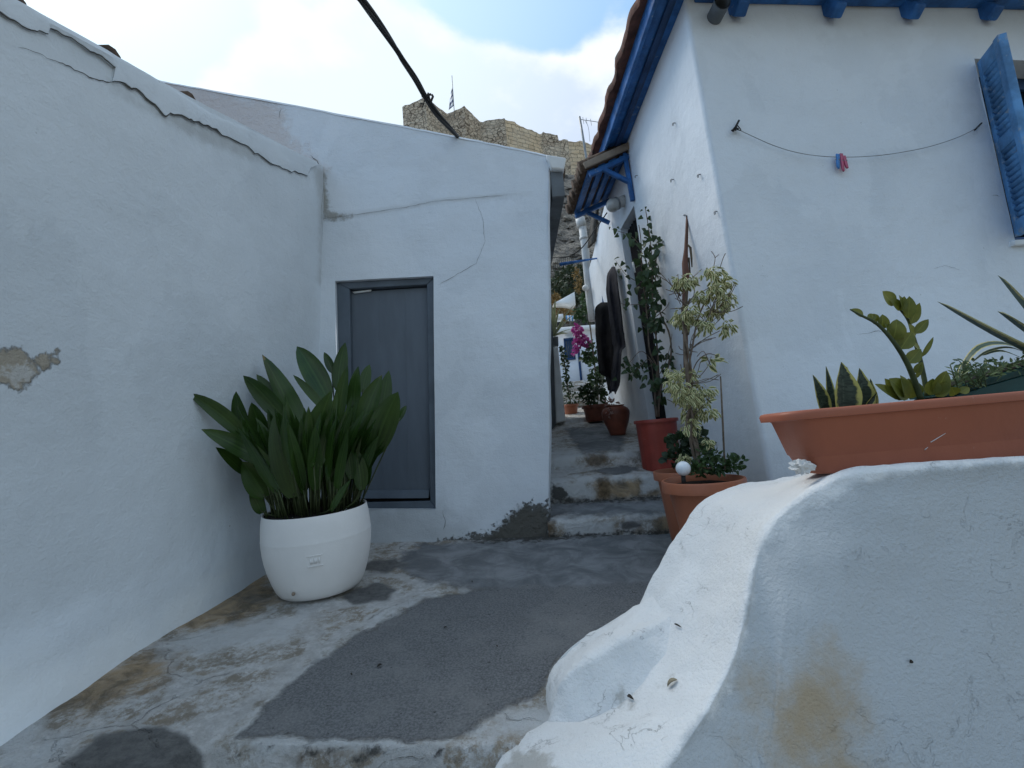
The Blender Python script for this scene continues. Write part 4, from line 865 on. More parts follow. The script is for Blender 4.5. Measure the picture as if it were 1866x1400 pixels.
# ---------------------------------------------------------------- far background: fortress, cliff, trees
def fort_mat():
    m, nt, b = new_mat('fortress_masonry'); vec = N(nt, 'ShaderNodeTexCoord').outputs['UV']
    wv = N(nt, 'ShaderNodeTexNoise', {'Vector': vec, 'Scale': .5, 'Detail': 4})
    v2 = N(nt, 'ShaderNodeVectorMath', {0: vec, 1: N(nt, 'ShaderNodeVectorMath', {0: wv.outputs['Color'], 1: (.55, .55, 0)}, operation='MULTIPLY').outputs[0]}, operation='ADD').outputs[0]
    br = N(nt, 'ShaderNodeTexBrick', {'Vector': v2, 'Color1': c4((.86, .67, .45)), 'Color2': c4((.66, .49, .32)), 'Mortar': c4((.17, .125, .085)), 'Scale': 1.0, 'Mortar Size': .035, 'Mortar Smooth': .4, 'Bias': -.1, 'Brick Width': 1.5, 'Row Height': .62}, offset=.5, squash=.7, squash_frequency=3)
    vo = N(nt, 'ShaderNodeTexVoronoi', {'Vector': N(nt, 'ShaderNodeMapping', {0: v2, 3: (1.5, 2.1, 1)}).outputs[0], 'Scale': 1.0, 'Randomness': .9})
    ve = N(nt, 'ShaderNodeTexVoronoi', {'Vector': N(nt, 'ShaderNodeMapping', {0: v2, 3: (1.5, 2.1, 1)}).outputs[0], 'Scale': 1.0, 'Randomness': .9}, feature='DISTANCE_TO_EDGE').outputs[0]
    sp = N(nt, 'ShaderNodeSeparateColor', {0: vo.outputs['Color']}).outputs[0]
    rub = mix(nt, sp, c4((.52, .40, .29)), c4((.80, .66, .50))); rub = mix(nt, ramp(nt, ve, .10, .03), rub, c4((.15, .11, .075)))
    a = N(nt, 'ShaderNodeAttribute', attribute_name='rubble', attribute_type='GEOMETRY').outputs['Fac']
    c = mix(nt, ramp(nt, math_(nt, 'ADD', a, math_(nt, 'MULTIPLY', noise(nt, .5, 3), .4)), .4, .6), br.outputs[0], rub)
    n = noise(nt, .25, 6, .65); c = mix(nt, math_(nt, 'MULTIPLY', ramp(nt, n, .4, .7), .45), c, c4((.80, .71, .58)))
    c = mix(nt, math_(nt, 'MULTIPLY', ramp(nt, noise(nt, 1.5, 7, .7, off=(3, 1, 1)), .5, .7), .35), c, c4((.40, .31, .22)))
    nt.links.new(c, b.inputs['Base Color']); b.inputs['Roughness'].default_value = .95
    bump(nt, b, math_(nt, 'SUBTRACT', noise(nt, 1.6, 6, .7), math_(nt, 'MULTIPLY', br.outputs[1], .4)), .35); return m
M_fort = fort_mat(); HZ = EYE + 45
fx = [(733, 195, 1), (755, 186, 1), (775, 178, 1), (795, 193, 1), (815, 208, 1), (830, 201, 1), (846, 194, 1), (860, 207, 1), (874, 222, .6), (895, 219, .5), (919, 215, .5), (921, 219, .2), (938, 222, 0), (941, 227, 0), (965, 236, 0), (986, 245, .3), (990, 241, 1), (1016, 247, 1), (1018, 255, 1), (1034, 255, .6), (1036, 258, 0), (1062, 258, 0), (1080, 264, 0), (1096, 266, 0), (1098, 271, 0), (1112, 278, 0), (1300, 330, 0)]
corner = {733: 633, 775: 646, 815: 620, 846: 632, 874: 610, 919: 614, 986: 585, 1034: 570, 1098: 558, 1300: 520}
ck = sorted(corner); mb = MB(); rows = []; us = 0; prev = None; rub = []
for i, (px, py, rb) in enumerate(fx):
    cy_ = np.interp(px, ck, [corner[k] for k in ck]); d = 45 * 900 / cy_
    p = P(px, py, d); us += (p - prev).length if prev else 0; prev = p
    rows.append((p, us, rb))
for j in range(len(rows) - 1):
    (p, u0, r0), (q, u1, r1) = rows[j], rows[j + 1]; n = max(1, int((u1 - u0) / .35))
    for t in range(n):
        a, b_ = p.lerp(q, t / n), p.lerp(q, (t + 1) / n); ua, ub = u0 + (u1 - u0) * t / n, u0 + (u1 - u0) * (t + 1) / n
        ja, jb = .22 * fbm((ua, 0, 0), 1.1, 3), .22 * fbm((ub, 0, 0), 1.1, 3)
        col = []
        for (pt, uu, jj) in ((a, ua, ja), (b_, ub, jb)):
            top_ = pt + Vector((0, 0, jj)); col.append([top_ + Vector((0, 2.5, 0)), top_, Vector((pt.x, pt.y, pt.z - 5)), Vector((pt.x * .995, pt.y - .3, pt.z - 34))])
        k0 = mb.add(col[0] + col[1])
        for r in range(3):
            va, vb = col[0][r].z, col[0][r + 1].z
            mb.face((k0 + r, k0 + r + 1, k0 + 5 + r, k0 + 4 + r), [(ua, va), (ua, vb), (ub, vb), (ub, va)])
        rub += [r0 + (r1 - r0) * t / n] * 4 + [r0 + (r1 - r0) * (t + 1) / n] * 4
FO = mb.build('fortress', M_fort, smooth=False); attr(FO, 'rubble', lambda V: np.array(rub))
tag(FO, 'old tan stone fortress wall with square towers on the hilltop behind the houses', 'fortress')
# rock face below it
m, nt, b = new_mat('grey_cliff_rock'); n1_ = noise(nt, .35, 9, .68, dist=1.0); n2_ = noise(nt, 1.3, 9, .7, off=(2, 2, 2), dist=1.5)
c = mix(nt, ramp(nt, n1_, .38, .62), c4((.34, .30, .25)), c4((.17, .155, .14))); c = mix(nt, math_(nt, 'MULTIPLY', ramp(nt, n2_, .46, .56), .8), c, c4((.055, .05, .042)))
c = mix(nt, math_(nt, 'MULTIPLY', ramp(nt, noise(nt, .8, 6, .6, off=(7, 0, 2)), .55, .7), .7), c, c4((.42, .37, .31)))
nt.links.new(c, b.inputs['Base Color']); b.inputs['Roughness'].default_value = .95; bump(nt, b, math_(nt, 'ADD', n1_, math_(nt, 'MULTIPLY', n2_, .6)), .9); M_rock = m
mb = MB(); rows = []
for i in range(60):
    v = i / 59; row = []
    for j in range(70):
        u = j / 69; px = 860 + 420 * u; py = 318 + 30 * (u - .4) + (520 - 318) * v; d = 62 - 26 * v + 2.2 * fbm((u * 6, v * 4, 0), 1.4, 5) + .8 * fbm((u * 6, v * 4, 4), 5, 4)
        row.append(P(px, py, d))
    rows.append(row)
rows.insert(0, [p + Vector((0, 10, .5)) for p in rows[0]]); rows.append([Vector((p.x * 1.0, p.y - 3, -1)) for p in rows[-1]])
mb.grid(rows); struct(mb.build('cliff', M_rock, smooth=False)); 
# vegetation on the slope
M_tree = leafmat('slope_tree_leaf', (.022, .035, .016), (.05, .065, .028), rough=.6, var=1.2, trans=.1)
M_dry = leafmat('dry_shrub_leaf', (.12, .075, .02), (.21, .13, .04), rough=.7, var=2, trans=.1)
def cluster(mb, c, rad, n, size, droop=.3, asp=.5, seed=0, shell=.55, segs=3, fold=.14):
    rnd = random.Random(seed)
    for i in range(n):
        v = Vector((rnd.gauss(0, 1), rnd.gauss(0, 1), rnd.gauss(0, 1))).normalized(); r = shell + (1 - shell) * rnd.random() if rnd.random() < .75 else rnd.random()
        p = c + Vector((v.x * rad[0], v.y * rad[1], v.z * rad[2])) * r
        L = size * rnd.uniform(.7, 1.3); dr = (v * .7 + Vector((rnd.gauss(0, .5), rnd.gauss(0, .5), rnd.gauss(0, .4) - droop))).normalized()
        mb.leaf(p, p + dr * L, L * asp, Vector((rnd.gauss(0, .6), -.8, rnd.gauss(.5, .6))), bend=rnd.uniform(-.02, .12), fold=fold, n=segs)
def bush(name, label, cat, specs, mat, size, n, trunk=None, group=None, asp=.5, droop=.1):
    c0 = specs[0][0]; T = thing(name, label, cat, c0, group); mb = MB()
    for i, (c, r) in enumerate(specs): cluster(mb, c, r, n, size, droop, asp, seed=i * 7 + len(name))
    mb.build('crown', mat, T)
    if trunk: t = MB(); t.tube(crom(trunk[0], 4), trunk[1], 7); t.build('trunk', M_stem, T)
    return T
def V3(px, py, d): return P(px, py, d)
bush('tree', 'dark green tree on the slope above the far end of the alley', 'tree', [(V3(1030, 512, 20), (.55, .5, .5)), (V3(1048, 500, 20.5), (.5, .5, .45)), (V3(1014, 530, 19), (.45, .5, .5)), (V3(1058, 530, 19.5), (.4, .4, .5)), (V3(1035, 545, 18.5), (.5, .4, .3))], M_tree, .17, 330, ([V3(1034, 590, 20), V3(1034, 560, 20), V3(1036, 515, 20)], .07))
bush('dry_shrub', 'orange brown dry shrub below the dark tree at the end of the alley', 'shrub', [(V3(1012, 548, 15), (.16, .2, .25)), (V3(1026, 572, 14), (.25, .2, .16)), (V3(1040, 570, 14.5), (.2, .2, .12)), (V3(1052, 512, 18), (.14, .2, .5))], M_dry, .10, 150)
# railing below the rock
RL = thing('railing', 'thin dark metal railing at the foot of the grey cliff', 'railing', V3(1042, 492, 24))
mb = MB()
for py in (468, 493): mb.tube([V3(985, py + 3, 24), V3(1120, py - 6, 25)], .02, 5)
mb.build('rail', M_black, RL); mb = MB()
for i in range(34): px = 988 + i * 3.8; mb.tube([V3(px, 470 - i * .2, 24.1), V3(px + 2, 495 - i * .2, 24.1)], .012, 4)
mb.build('baluster', M_black, RL)
# white roof corner and the house across the end of the alley
M_far = plaster('limewash_far', (.70, .735, .79), lump=.02)
WB = thing('far_shed', 'small white gable corner seen among the shrubs above the far house', 'building', V3(1030, 560, 13))
mb = MB(); mb.prism([V3(1010, 552, 13), V3(1020, 547, 13), V3(1047, 532, 13), V3(1049, 556, 13), V3(1030, 553, 13)], (0, .8, .1)); mb.build('wall', M_white, WB)
FH = thing('far_house', 'small white house closing the alley with a dark blue framed window and blue door post', 'house', V3(1050, 698, 11.2))
def fhp(px, py, d=11.2): return P(px, py, d)
mb = MB(); mb.prism([fhp(985, 606), fhp(1140, 592), fhp(1150, 715), fhp(995, 730)], (0, 2.4, 0)); wl2 = mb.build('wall', M_far, FH)
mb = MB(); mb.prism([fhp(980, 600, 11.05), fhp(1142, 587, 11.05), fhp(1143, 596, 11.05), fhp(981, 609, 11.05)], (0, 2.7, .0)); mb.build('roof_slab', M_white, FH)
mb = MB(); o4, i4 = [(1027, 617), (1045, 615), (1049, 655), (1030, 657)], [(1030, 621), (1043, 619.5), (1046, 651.5), (1033, 653)]
for i in range(4): j = (i + 1) % 4; mb.prism([fhp(*o4[i], 11.17), fhp(*o4[j], 11.17), fhp(*i4[j], 11.17), fhp(*i4[i], 11.17)], (0, .05, 0))
wf = mb.build('window', M_bluedk, FH); mb = MB(); mb.prism([fhp(*p, 11.19) for p in i4], (0, .006, 0)); mb.build('pane', simple('far_pane', (.16, .18, .20), .2, .3, 14, 0), wf)
mb = MB()
for k in range(3): t = (k + 1) / 4; mb.beam(fhp(*[i4[0][q] + (i4[1][q] - i4[0][q]) * t for q in (0, 1)], 11.175), fhp(*[i4[3][q] + (i4[2][q] - i4[3][q]) * t for q in (0, 1)], 11.175), .02, .02, up=(0, 1, 0))
mb.build('window_bar', M_bluedk, wf)
mb = MB(); mb.prism([fhp(1052, 634, 11.17), fhp(1056, 634, 11.17), fhp(1062, 699, 11.17), fhp(1058, 699, 11.17)], (0, .05, 0)); mb.build('door_post', M_bluedk, FH)
AW = thing('striped_cloth', 'blue and white striped cloth hanging above the far house roof', 'cloth', V3(1040, 578, 10.9))
for k in range(6):
    mb = MB(); x0 = 1031 + k * 2.6; mb.prism([fhp(x0, 575, 10.95), fhp(x0 + 2.6, 575, 10.95), fhp(x0 + 3.2, 585, 10.95), fhp(x0 + .6, 585, 10.95)], (0, .02, 0)); mb.build('stripe', M_bluel if k % 2 == 0 else M_white, AW)
mb = MB(); mb.prism([fhp(1015, 573, 10.9), fhp(1026, 572, 10.9), fhp(1027, 581, 10.9), fhp(1017, 582, 10.9)], (0, .25, 0)); tag(mb.build('white_box', M_white), 'small white box above the far house, left of the striped cloth', 'box')

# flag on the fortress
m, nt, b = new_mat('striped_flag'); uv = N(nt, 'ShaderNodeUVMap').outputs[0]; sp = N(nt, 'ShaderNodeSeparateXYZ', {0: uv})
st_ = math_(nt, 'GREATER_THAN', math_(nt, 'FRACT', math_(nt, 'MULTIPLY', sp.outputs[1], 3.5)), .5)
nt.links.new(mix(nt, st_, c4((.02, .05, .18)), c4((.95, .95, .97))), b.inputs['Base Color']); M_flag = m
FL = thing('flag', 'blue and white striped flag drooping from a thin pole on the fortress tower', 'flag', V3(828, 200, 64))
mb = MB(); mb.tube([V3(828.5, 215, 64), V3(823.5, 138, 64)], .05, 6); mb.build('flag_pole', M_metal, FL)
mb = MB(); rows = []
for i in range(13):
    v = i / 12; rows.append([V3(824.5 + 2.2 * v - u * (3.0 + 6.0 * v), 159 + 34 * v + u * 10 * (1 - .2 * v), 64 + .35 * math.sin(u * 7 + v * 3)) for u in [q / 14 for q in range(15)]])
mb.grid(rows); mb.build('flag_cloth', M_flag, FL)
# overhead cable bundle
pts = [((640, -22), 2.1), ((668, 14), 2.25), ((700, 58), 2.45), ((722, 90), 2.6), ((735, 112), 2.7), ((758, 146), 2.85), ((777, 178), 3.0), ((797, 208), 3.2), ((818, 232), 3.42), ((838, 254), 3.66)]
cc = crom([P(p[0], p[1], d) for p, d in pts], 8)
CB = thing('overhead_cable', 'thick bundle of black twisted cables running down to the middle house roof', 'cable', cc[-1])
for k in range(3):
    mb = MB(); rr = .009 if k else .0125; o = []
    for i, p in enumerate(cc): a = i * .075 + k * 2.1; o.append(p + Vector((math.cos(a), .3 * math.sin(a), math.sin(a))) * (.010 + .003 * math.sin(i * .13 + k)))
    mb.tube(o, rr, 7); mb.build('strand', M_black, CB)
mb = MB(); q = P(777, 178, 3.0)
for (x, y, x2, y2, r) in ((768, 176, 786, 172, .008), (774, 182, 770, 196, .004), (780, 170, 784, 186, .007), (772, 190, 766, 188, .004)): mb.tube([P(x, y, 2.99), P(x2, y2, 2.99)], r, 6)
mb.build('cable_clamp', M_black, CB); mb = MB(); mb.tube([P(785, 186, 3.04), P(789, 176, 3.04), P(787, 173, 3.04)], .008, 6); mb.build('cable_clip', M_black, CB)
# aerial
AN = thing('aerial', 'thin grey television aerial mast between the canopy and the fortress', 'aerial', V3(1071, 300, 8.5))
mb = MB(); mb.tube([V3(1056, 213, 8.5), V3(1064, 260, 8.5), V3(1085, 390, 8.5)], .022, 8); mb.build('mast', M_metal, AN)
mb = MB(); mb.tube([V3(1058, 218, 8.5), V3(1085, 222, 8.45), V3(1118, 228, 8.4)], .006, 5)
for px in (1062, 1068, 1076): mb.tube([V3(px, 214 + (px - 1062) * .2, 8.3), V3(px + 2, 226 + (px - 1062) * .2, 8.7)], .004, 5)
mb.tube(crom([V3(1066, 220, 8.5), V3(1072, 232, 8.5), V3(1075, 258, 8.5)], 5), .004, 5); mb.build('antenna_boom', M_metal, AN)

# ---------------------------------------------------------------- canopy over the alley door
cw0, cw1 = P(1145, 268, 4.60), onx(RA, 5.55, P(1145, 268, 4.60).z)
out0 = P(1066, 302, 4.58); ov = out0 - cw0; ov.y = 0; out1 = cw1 + ov
CN = thing('door_canopy', 'small blue wooden canopy with clay tiles above the alley door of the right house', 'canopy', (cw0 + cw1) / 2)
cn_up = ov.cross(Vector((0, 1, 0))).normalized(); cn_up = cn_up if cn_up.z > 0 else -cn_up
K = lambda u, v, h=0: cw0.lerp(cw1, v) + ov * u + cn_up * h
for i in range(4):
    mb = MB(); u0 = .07 + i * .245; mb.prism([K(u0, .03, -.055), K(u0 + .155, .03, -.055), K(u0 + .155, .97, -.055), K(u0, .97, -.055)], cn_up * .022); mb.build('plank', M_blue, CN, bevel=.003)
for v in (.025, .97): mb = MB(); mb.beam(K(0, v, -.085), K(.97, v, -.085), .05, .05); mb.build('side_rail', M_blue, CN, bevel=.005)
mb = MB(); mb.prism([K(-.02, -.02, -.03), K(1.02, -.02, -.03), K(1.02, 1.02, -.03), K(-.02, 1.02, -.03)], cn_up * .025); mb.build('tile_bed', M_tileb, CN)
mb = MB(); mb.beam(K(-.03, -.035, -.005), K(1.03, -.035, -.005), .025, .065, up=cn_up); mb.build('verge_board', M_board, CN, bevel=.004)
random.seed(9)
for k in range(9): mb = MB(); v = .05 + k * .115; mb.tube([K(0, v, .03), K(1.07 + random.uniform(-.03, .03), v, .03)], [.055, .062], 9); mb.build('tile', M_tileb, CN)
for v, wl_ in ((.02, P(1146, 275, 4.62)), (.975, None)):
    mb = MB(); a = K(.0, v, -.06); low_ = onx(RA, a.y, a.z - .50) + an * .02; a = onx(RA, a.y, a.z) + an * .03
    if v < .5: mb.beam(a, low_, .042, .04, up=(0, 1, 0))
    mb.beam(K(.66, v, -.10), onx(RA, a.y, a.z - .30) + an * .03, .042, .04); mb.build('bracket', M_blue, CN, bevel=.004)
# globe lamp on the wall below it
LP_ = thing('wall_lamp', 'round frosted glass wall lamp under the blue canopy', 'lamp', P(1130, 368, 4.9))
lw = onx(RA, 4.95, P(1131, 366, 4.95).z); lc = P(1117, 374, 4.93)
mb = MB(); mb.sphere(lc, .072, 24, 14); mb.build('glass_globe', M_glass, LP_); mb = MB(); mb.tube([lw + Vector((.02, 0, 0)), lc + (lw - lc).normalized() * .05], [.062, .055], 18); mb.build('lamp_base', M_pvc, LP_)
mb = MB(); mb.tube([lc + (lw - lc).normalized() * .055, lc + (lw - lc).normalized() * .040], .068, 20); mb.build('collar', M_metal, LP_)

# ---------------------------------------------------------------- clothesline and pegs on the right wall
hA, hB = RF(1338, 240) + fn * .03, RF(1776, 236) + fn * .03
CL = thing('clothesline', 'thin wire clothesline sagging between two hooks on the right house front', 'clothesline', hA)
mb = MB(); ln_ = [(1340, 242), (1370, 256), (1402, 270), (1440, 282), (1480, 289), (1520, 291.5), (1560, 291), (1600, 288), (1640, 282), (1680, 274), (1720, 262), (1750, 250), (1774, 237)]
mb.tube(crom([RF(*p) + fn * .032 for p in ln_], 4), .0024, 6); mb.build('wire', M_metal, CL)
mb = MB(); mb.tube([RF(1334, 240), RF(1334, 240) + fn * .04], .009, 8); mb.tube([RF(1334, 240) + fn * .03, RF(1341, 226) + fn * .035], .007, 6)
for a in range(5): mb.tube(crom([RF(1334, 240) + fn * .03, RF(1325 + a * 4.5, 246 - 3 * (a % 2)) + fn * .045, RF(1338, 240 - 5 * (a % 3)) + fn * .035], 4), .003, 5)
mb.build('hook', M_black, CL)
mb = MB(); mb.tube([RF(1768, 242) + fn * .03, RF(1783, 228) + fn * .02], .006, 7); mb.build('hook', M_black, CL)
M_pegb = simple('blue_peg', (.04, .20, .50), .4, .1, 9, 0, spec=.5); M_pegp = simple('pink_peg', (.48, .09, .17), .4, .1, 9, 0, spec=.5)
def peg(x0, y0, x1, y1, mat, label, d):
    a, b = RF(x0, y0) + fn * .03, RF(x1, y1) + fn * .03; s = (b - a).cross(fn).normalized(); T = thing('clothes_peg', label, 'clothes peg', a, 'clothes pegs on the wire')
    for sg in (-1, 1):
        mb = MB(); mb.beam(a + s * .006 * sg, b + s * .009 * sg + fn * .006 * sg, .011, .011, up=fn, wd2=.010, ht2=.012); mb.build('jaw', mat, T, bevel=.002)
    mb = MB(); m_ = a.lerp(b, .4); mb.tube([m_ - s * .014, m_ + s * .014], .005, 8); mb.build('spring', M_metal, T)
peg(1520, 286, 1521, 311, M_pegb, 'blue plastic clothes peg clipped on the wire', .1)
peg(1526, 285, 1530, 316, M_pegp, 'pink plastic clothes peg hanging straight beside the blue peg', .1)
peg(1531, 289, 1537, 311, M_pegp, 'pink plastic clothes peg tilted, farthest right on the wire', .1)
for (x, y), pl, nn in (((1232, 224), RA, an), ((1278, 318), RA, an), ((1309, 385), RA, an), ((1228, 327), RA, an), ((1162, 320), RA, an)):
    mb = MB(); p = pl(x, y); mb.tube([p, p + nn * .025], .004, 6); r_ = .010
    mb.tube([p + nn * .025 + Vector((0, r_ * math.cos(t), r_ * math.sin(t) - r_)) for t in [k * .6 for k in range(11)]], .0028, 5)
    tag(mb.build('screw_eye', M_metal), {1232: 'small screw eye highest on the alley wall of the right house', 1278: 'small screw eye near the wall corner, level with the clothes pegs', 1309: 'small screw eye close to the house corner above the ficus', 1228: 'small screw eye in the middle of the alley wall', 1162: 'small screw eye beside the canopy bracket'}[x], 'hook', 'screw eyes in the alley wall')

# ---------------------------------------------------------------- potted plants of the alley
def up_axis(x, y): return Vector((0, -.06, 1)).normalized()
def pot_matrix(c, tilt=(0, -.03)):
    a = Vector((tilt[0], tilt[1], 1)).normalized(); x = Vector((1, 0, 0)); x = (x - a * x.dot(a)).normalized()
    return Matrix.Translation(c) @ Matrix((x, a.cross(x), a)).transposed().to_4x4()
def pot(name, label, c, rt, rb, h, mat, rimh=.05, rimw=.018, ribs=0, step=0, body='pot_body', tilt=(0, -.03)):
    M = pot_matrix(c, tilt); T = thing(name, label, 'plant pot', c); mb = MB(); n = 64
    rr = lambda z: rb + (rt - rb) * (z / h)
    pr = [(.001, .003), (rb - .006, 0), (rb, .006)] + ([(rr(step) - .004, step - .004), (rr(step) + .008, step)] if step else []) + [(rr(h * t), h * t) for t in (.3, .5, .7, .85) if h * t > step] + [(rr(h - rimh), h - rimh)]
    rows = []
    for r, z in pr:
        rows.append([M @ Vector((r * (1 - (.012 if ribs and step < z < h - rimh and (j // 2) % 2 else 0)) * math.cos(2 * math.pi * j / n), r * (1 - (.012 if ribs and step < z < h - rimh and (j // 2) % 2 else 0)) * math.sin(2 * math.pi * j / n), z)) for j in range(n)])
    mb.grid(rows, True); mb.build(body, mat, T, auto=45)
    mb = MB(); mb.lathe([(rr(h - rimh) - .004, h - rimh + .001), (rt + rimw, h - rimh), (rt + rimw + .002, h - .008), (rt + rimw - .002, h), (rt + rimw - .012, h), (rt - .004, h - .02), (rt - .012, h - .06)], M, n); mb.build('rim', mat, T, auto=45)
    mb = MB(); rows = [[M @ Vector(((rt - .008) * i / 6 * math.cos(a), (rt - .008) * i / 6 * math.sin(a), h - .035 + .008 * fbm((i, a, 2), 1.1))) for a in [2 * math.pi * q / 24 for q in range(24)]] for i in range(7)]; mb.grid(rows, True); mb.build('soil', M_soil, T)
    return T, M
# front terracotta pot
fc = P(1297, 1010, 2.72); fr = P(1286, 872, 2.72); fh = (fr - fc).length
FP, FM = pot('plant_pot', 'wide terracotta coloured plastic pot with a broad rim beside the parapet', fc, .192, .125, fh, M_terra, .058, .022)
tp = lambda u, v, dz=0: FM @ Vector((u, v, fh - .03 + dz))
BP_, BM = pot('plant_pot', 'terracotta pot half hidden behind the wide pot with the ficus', P(1258, 985, 3.1) , .155, .11, (P(1258, 856, 3.1) - P(1258, 985, 3.1)).length, M_terra, .05, .018)
GB = thing('solar_globe', 'small white plastic globe standing in the wide terracotta pot', 'garden light', P(1245, 855, 2.62)); mb = MB(); mb.sphere(P(1245, 854, 2.62), .038, 24, 14); mb.build('globe', simple('white_globe', (.72, .76, .80), .3, .05, 8, 0, spec=.5), GB)
mb = MB(); mb.tube([P(1245, 866, 2.62), P(1247, 890, 2.63)], .012, 8); mb.build('spike', M_black, GB)
mb = MB(); mb.tube([P(1321, 858, 2.72), P(1317, 770, 2.74), P(1313, 686, 2.76)], [.005, .0055, .004], 7); tag(mb.build('cane', M_twig), 'thin straight cane stuck in the wide terracotta pot', 'cane')
# brown stake leaning on the wall
st_top = RA(1252, 394) + an * .05
SK = thing('stake', 'dark brown wooden stake tied upright against the wall behind the ficus', 'stake', P(1250, 700, 3.0))
def pd(x, y, d): return P(x, y, d)
dS = st_top.y
mb = MB(); mb.tube([pd(1252, 393, dS), pd(1251, 430, dS - .01), pd(1250, 455, dS - .02), pd(1248, 480, dS - .03), pd(1250, 500, dS - .04), pd(1248, 545, dS - .05), pd(1249, 620, dS - .08), pd(1250, 690, dS - .12)], [.008, .012, .014, .022, .026, .020, .017, .016], 9); mb.build('pole', simple('red_brown_bark', (.10, .045, .03), .7, .5, 9, .006, 30, stretch=(1, 1, .15)), SK)
mb = MB(); mb.tube([pd(1253, 446, dS - .03), pd(1258, 452, dS - .04), pd(1260, 470, dS - .04), pd(1261, 487, dS - .04)], [.006, .009, .008, .004], 7)
mb.tube([pd(1255, 470, dS - .03), pd(1258, 500, dS - .04)], [.008, .004], 6); mb.build('peeling_strip', M_stem, SK)
mb = MB(); mb.tube(crom([RA(1246, 393) + an * .0, pd(1247, 391, dS), pd(1252, 394, dS - .02)], 4), .0035, 6); mb.build('wire_hook', M_metal, SK)
mb = MB(); mb.tube([pd(1243, 605, dS - .1), pd(1256, 607, dS - .11)], .016, 8); mb.build('tie', M_stem, SK)
# variegated ficus
M_fic = leafmat('variegated_ficus_leaf', (.06, .085, .022), (.11, .135, .04), edge=(.66, .62, .34), edgew=.46, rough=.45, var=30, trans=.2)
FI = thing('ficus', 'tall variegated ficus with drooping cream edged leaves in the wide terracotta pot', 'plant', tp(-.03, 0)); mb = MB(); tw = MB(); lm = MB()
dF = 2.78
for pts, r0, r1 in (([(1276, 858), (1270, 815), (1262, 780), (1256, 730), (1252, 680), (1248, 630), (1250, 560), (1252, 510)], .014, .008), ([(1272, 858), (1258, 800), (1262, 760), (1252, 720), (1259, 680), (1254, 640), (1246, 600), (1242, 560)], .009, .005), ([(1280, 858), (1266, 810), (1252, 770), (1262, 720), (1256, 670), (1262, 630), (1272, 580), (1290, 540)], .009, .004), ([(1262, 620), (1285, 590), (1300, 555), (1310, 530)], .005, .003), ([(1258, 690), (1270, 660), (1290, 645), (1310, 650)], .004, .002)):
    c = crom([P(x, y, dF + .03 * math.sin(i * 1.7 + r0 * 300)) for i, (x, y) in enumerate(pts)], 6); n = len(c); mb.tube(c, [r0 + (r1 - r0) * i / (n - 1) for i in range(n)], 8)
mb.build('trunk', M_twig, FI)
random.seed(21)
for i in range(46):
    x, y = random.choice([(1250, 560), (1256, 640), (1258, 700), (1285, 600), (1300, 570), (1262, 760), (1240, 540)]); p = P(x, y, dF); q = p + Vector((random.uniform(-.13, .17), random.uniform(-.08, .04), random.uniform(-.02, .16))); m_ = p.lerp(q, .5) + Vector((random.uniform(-.02, .02), 0, random.uniform(-.02, .02)))
    tw.tube(crom([p, m_, q], 3), [.0026] * 4 + [.0016] * 3 if False else .0022, 5)
for pts in ([(1297, 520), (1300, 490), (1303, 470), (1296, 458)], [(1303, 470), (1310, 464)], [(1312, 488), (1318, 470), (1322, 462)], [(1240, 555), (1228, 530), (1218, 508)], [(1272, 690), (1290, 668), (1296, 650)], [(1270, 650), (1282, 640), (1292, 660), (1298, 672)]): tw.tube(crom([P(x, y, dF) for x, y in pts], 3), .0022, 5)
tw.build('twigs', M_twig, FI)
F6 = lambda x, y: (1180 + x / 4.665, 380 + y / 4.665); F3 = lambda x, y: (980 + x / 3.181, 520 + y / 3.181)
cl = [(F6(320, 620), 26, 14, 70), (F6(250, 640), 12, 16, 30), (F6(560, 545), 22, 14, 60), (F6(640, 640), 22, 22, 80), (F6(660, 770), 18, 20, 70), (F6(560, 690), 20, 18, 70), (F6(290, 930), 21, 22, 90), (F6(360, 880), 14, 14, 36), (F6(440, 760), 12, 16, 42), (F6(560, 870), 24, 14, 70), (F6(500, 1000), 15, 14, 36), (F6(680, 1000), 15, 17, 55), (F6(420, 960), 10, 12, 24),
      (F3(800, 560), 20, 26, 80), (F3(880, 520), 16, 18, 40), (F3(930, 640), 26, 24, 100), (F3(850, 640), 22, 20, 80), (F3(900, 740), 24, 20, 90), (F3(1000, 740), 14, 14, 36), (F3(890, 820), 16, 16, 50), (F3(850, 1000), 12, 9, 24), (F3(980, 900), 8, 12, 16), (F3(1000, 610), 9, 8, 10), (F3(770, 500), 10, 10, 20)]
for i, ((x, y), rx, ry, n) in enumerate(cl):
    s = dF / FPX; cluster(lm, P(x, y, dF + .05 * math.sin(i * 2.3)), (rx * s, .055, ry * s), int(n * 1.2), .036, 1.1, .42, seed=100 + i, shell=.3, segs=4)
cluster(lm, P(1294, 658, dF), (.055, .03, .025), 14, .05, .5, .45, seed=77, segs=4)
lm.build('leaves', M_fic, FI)
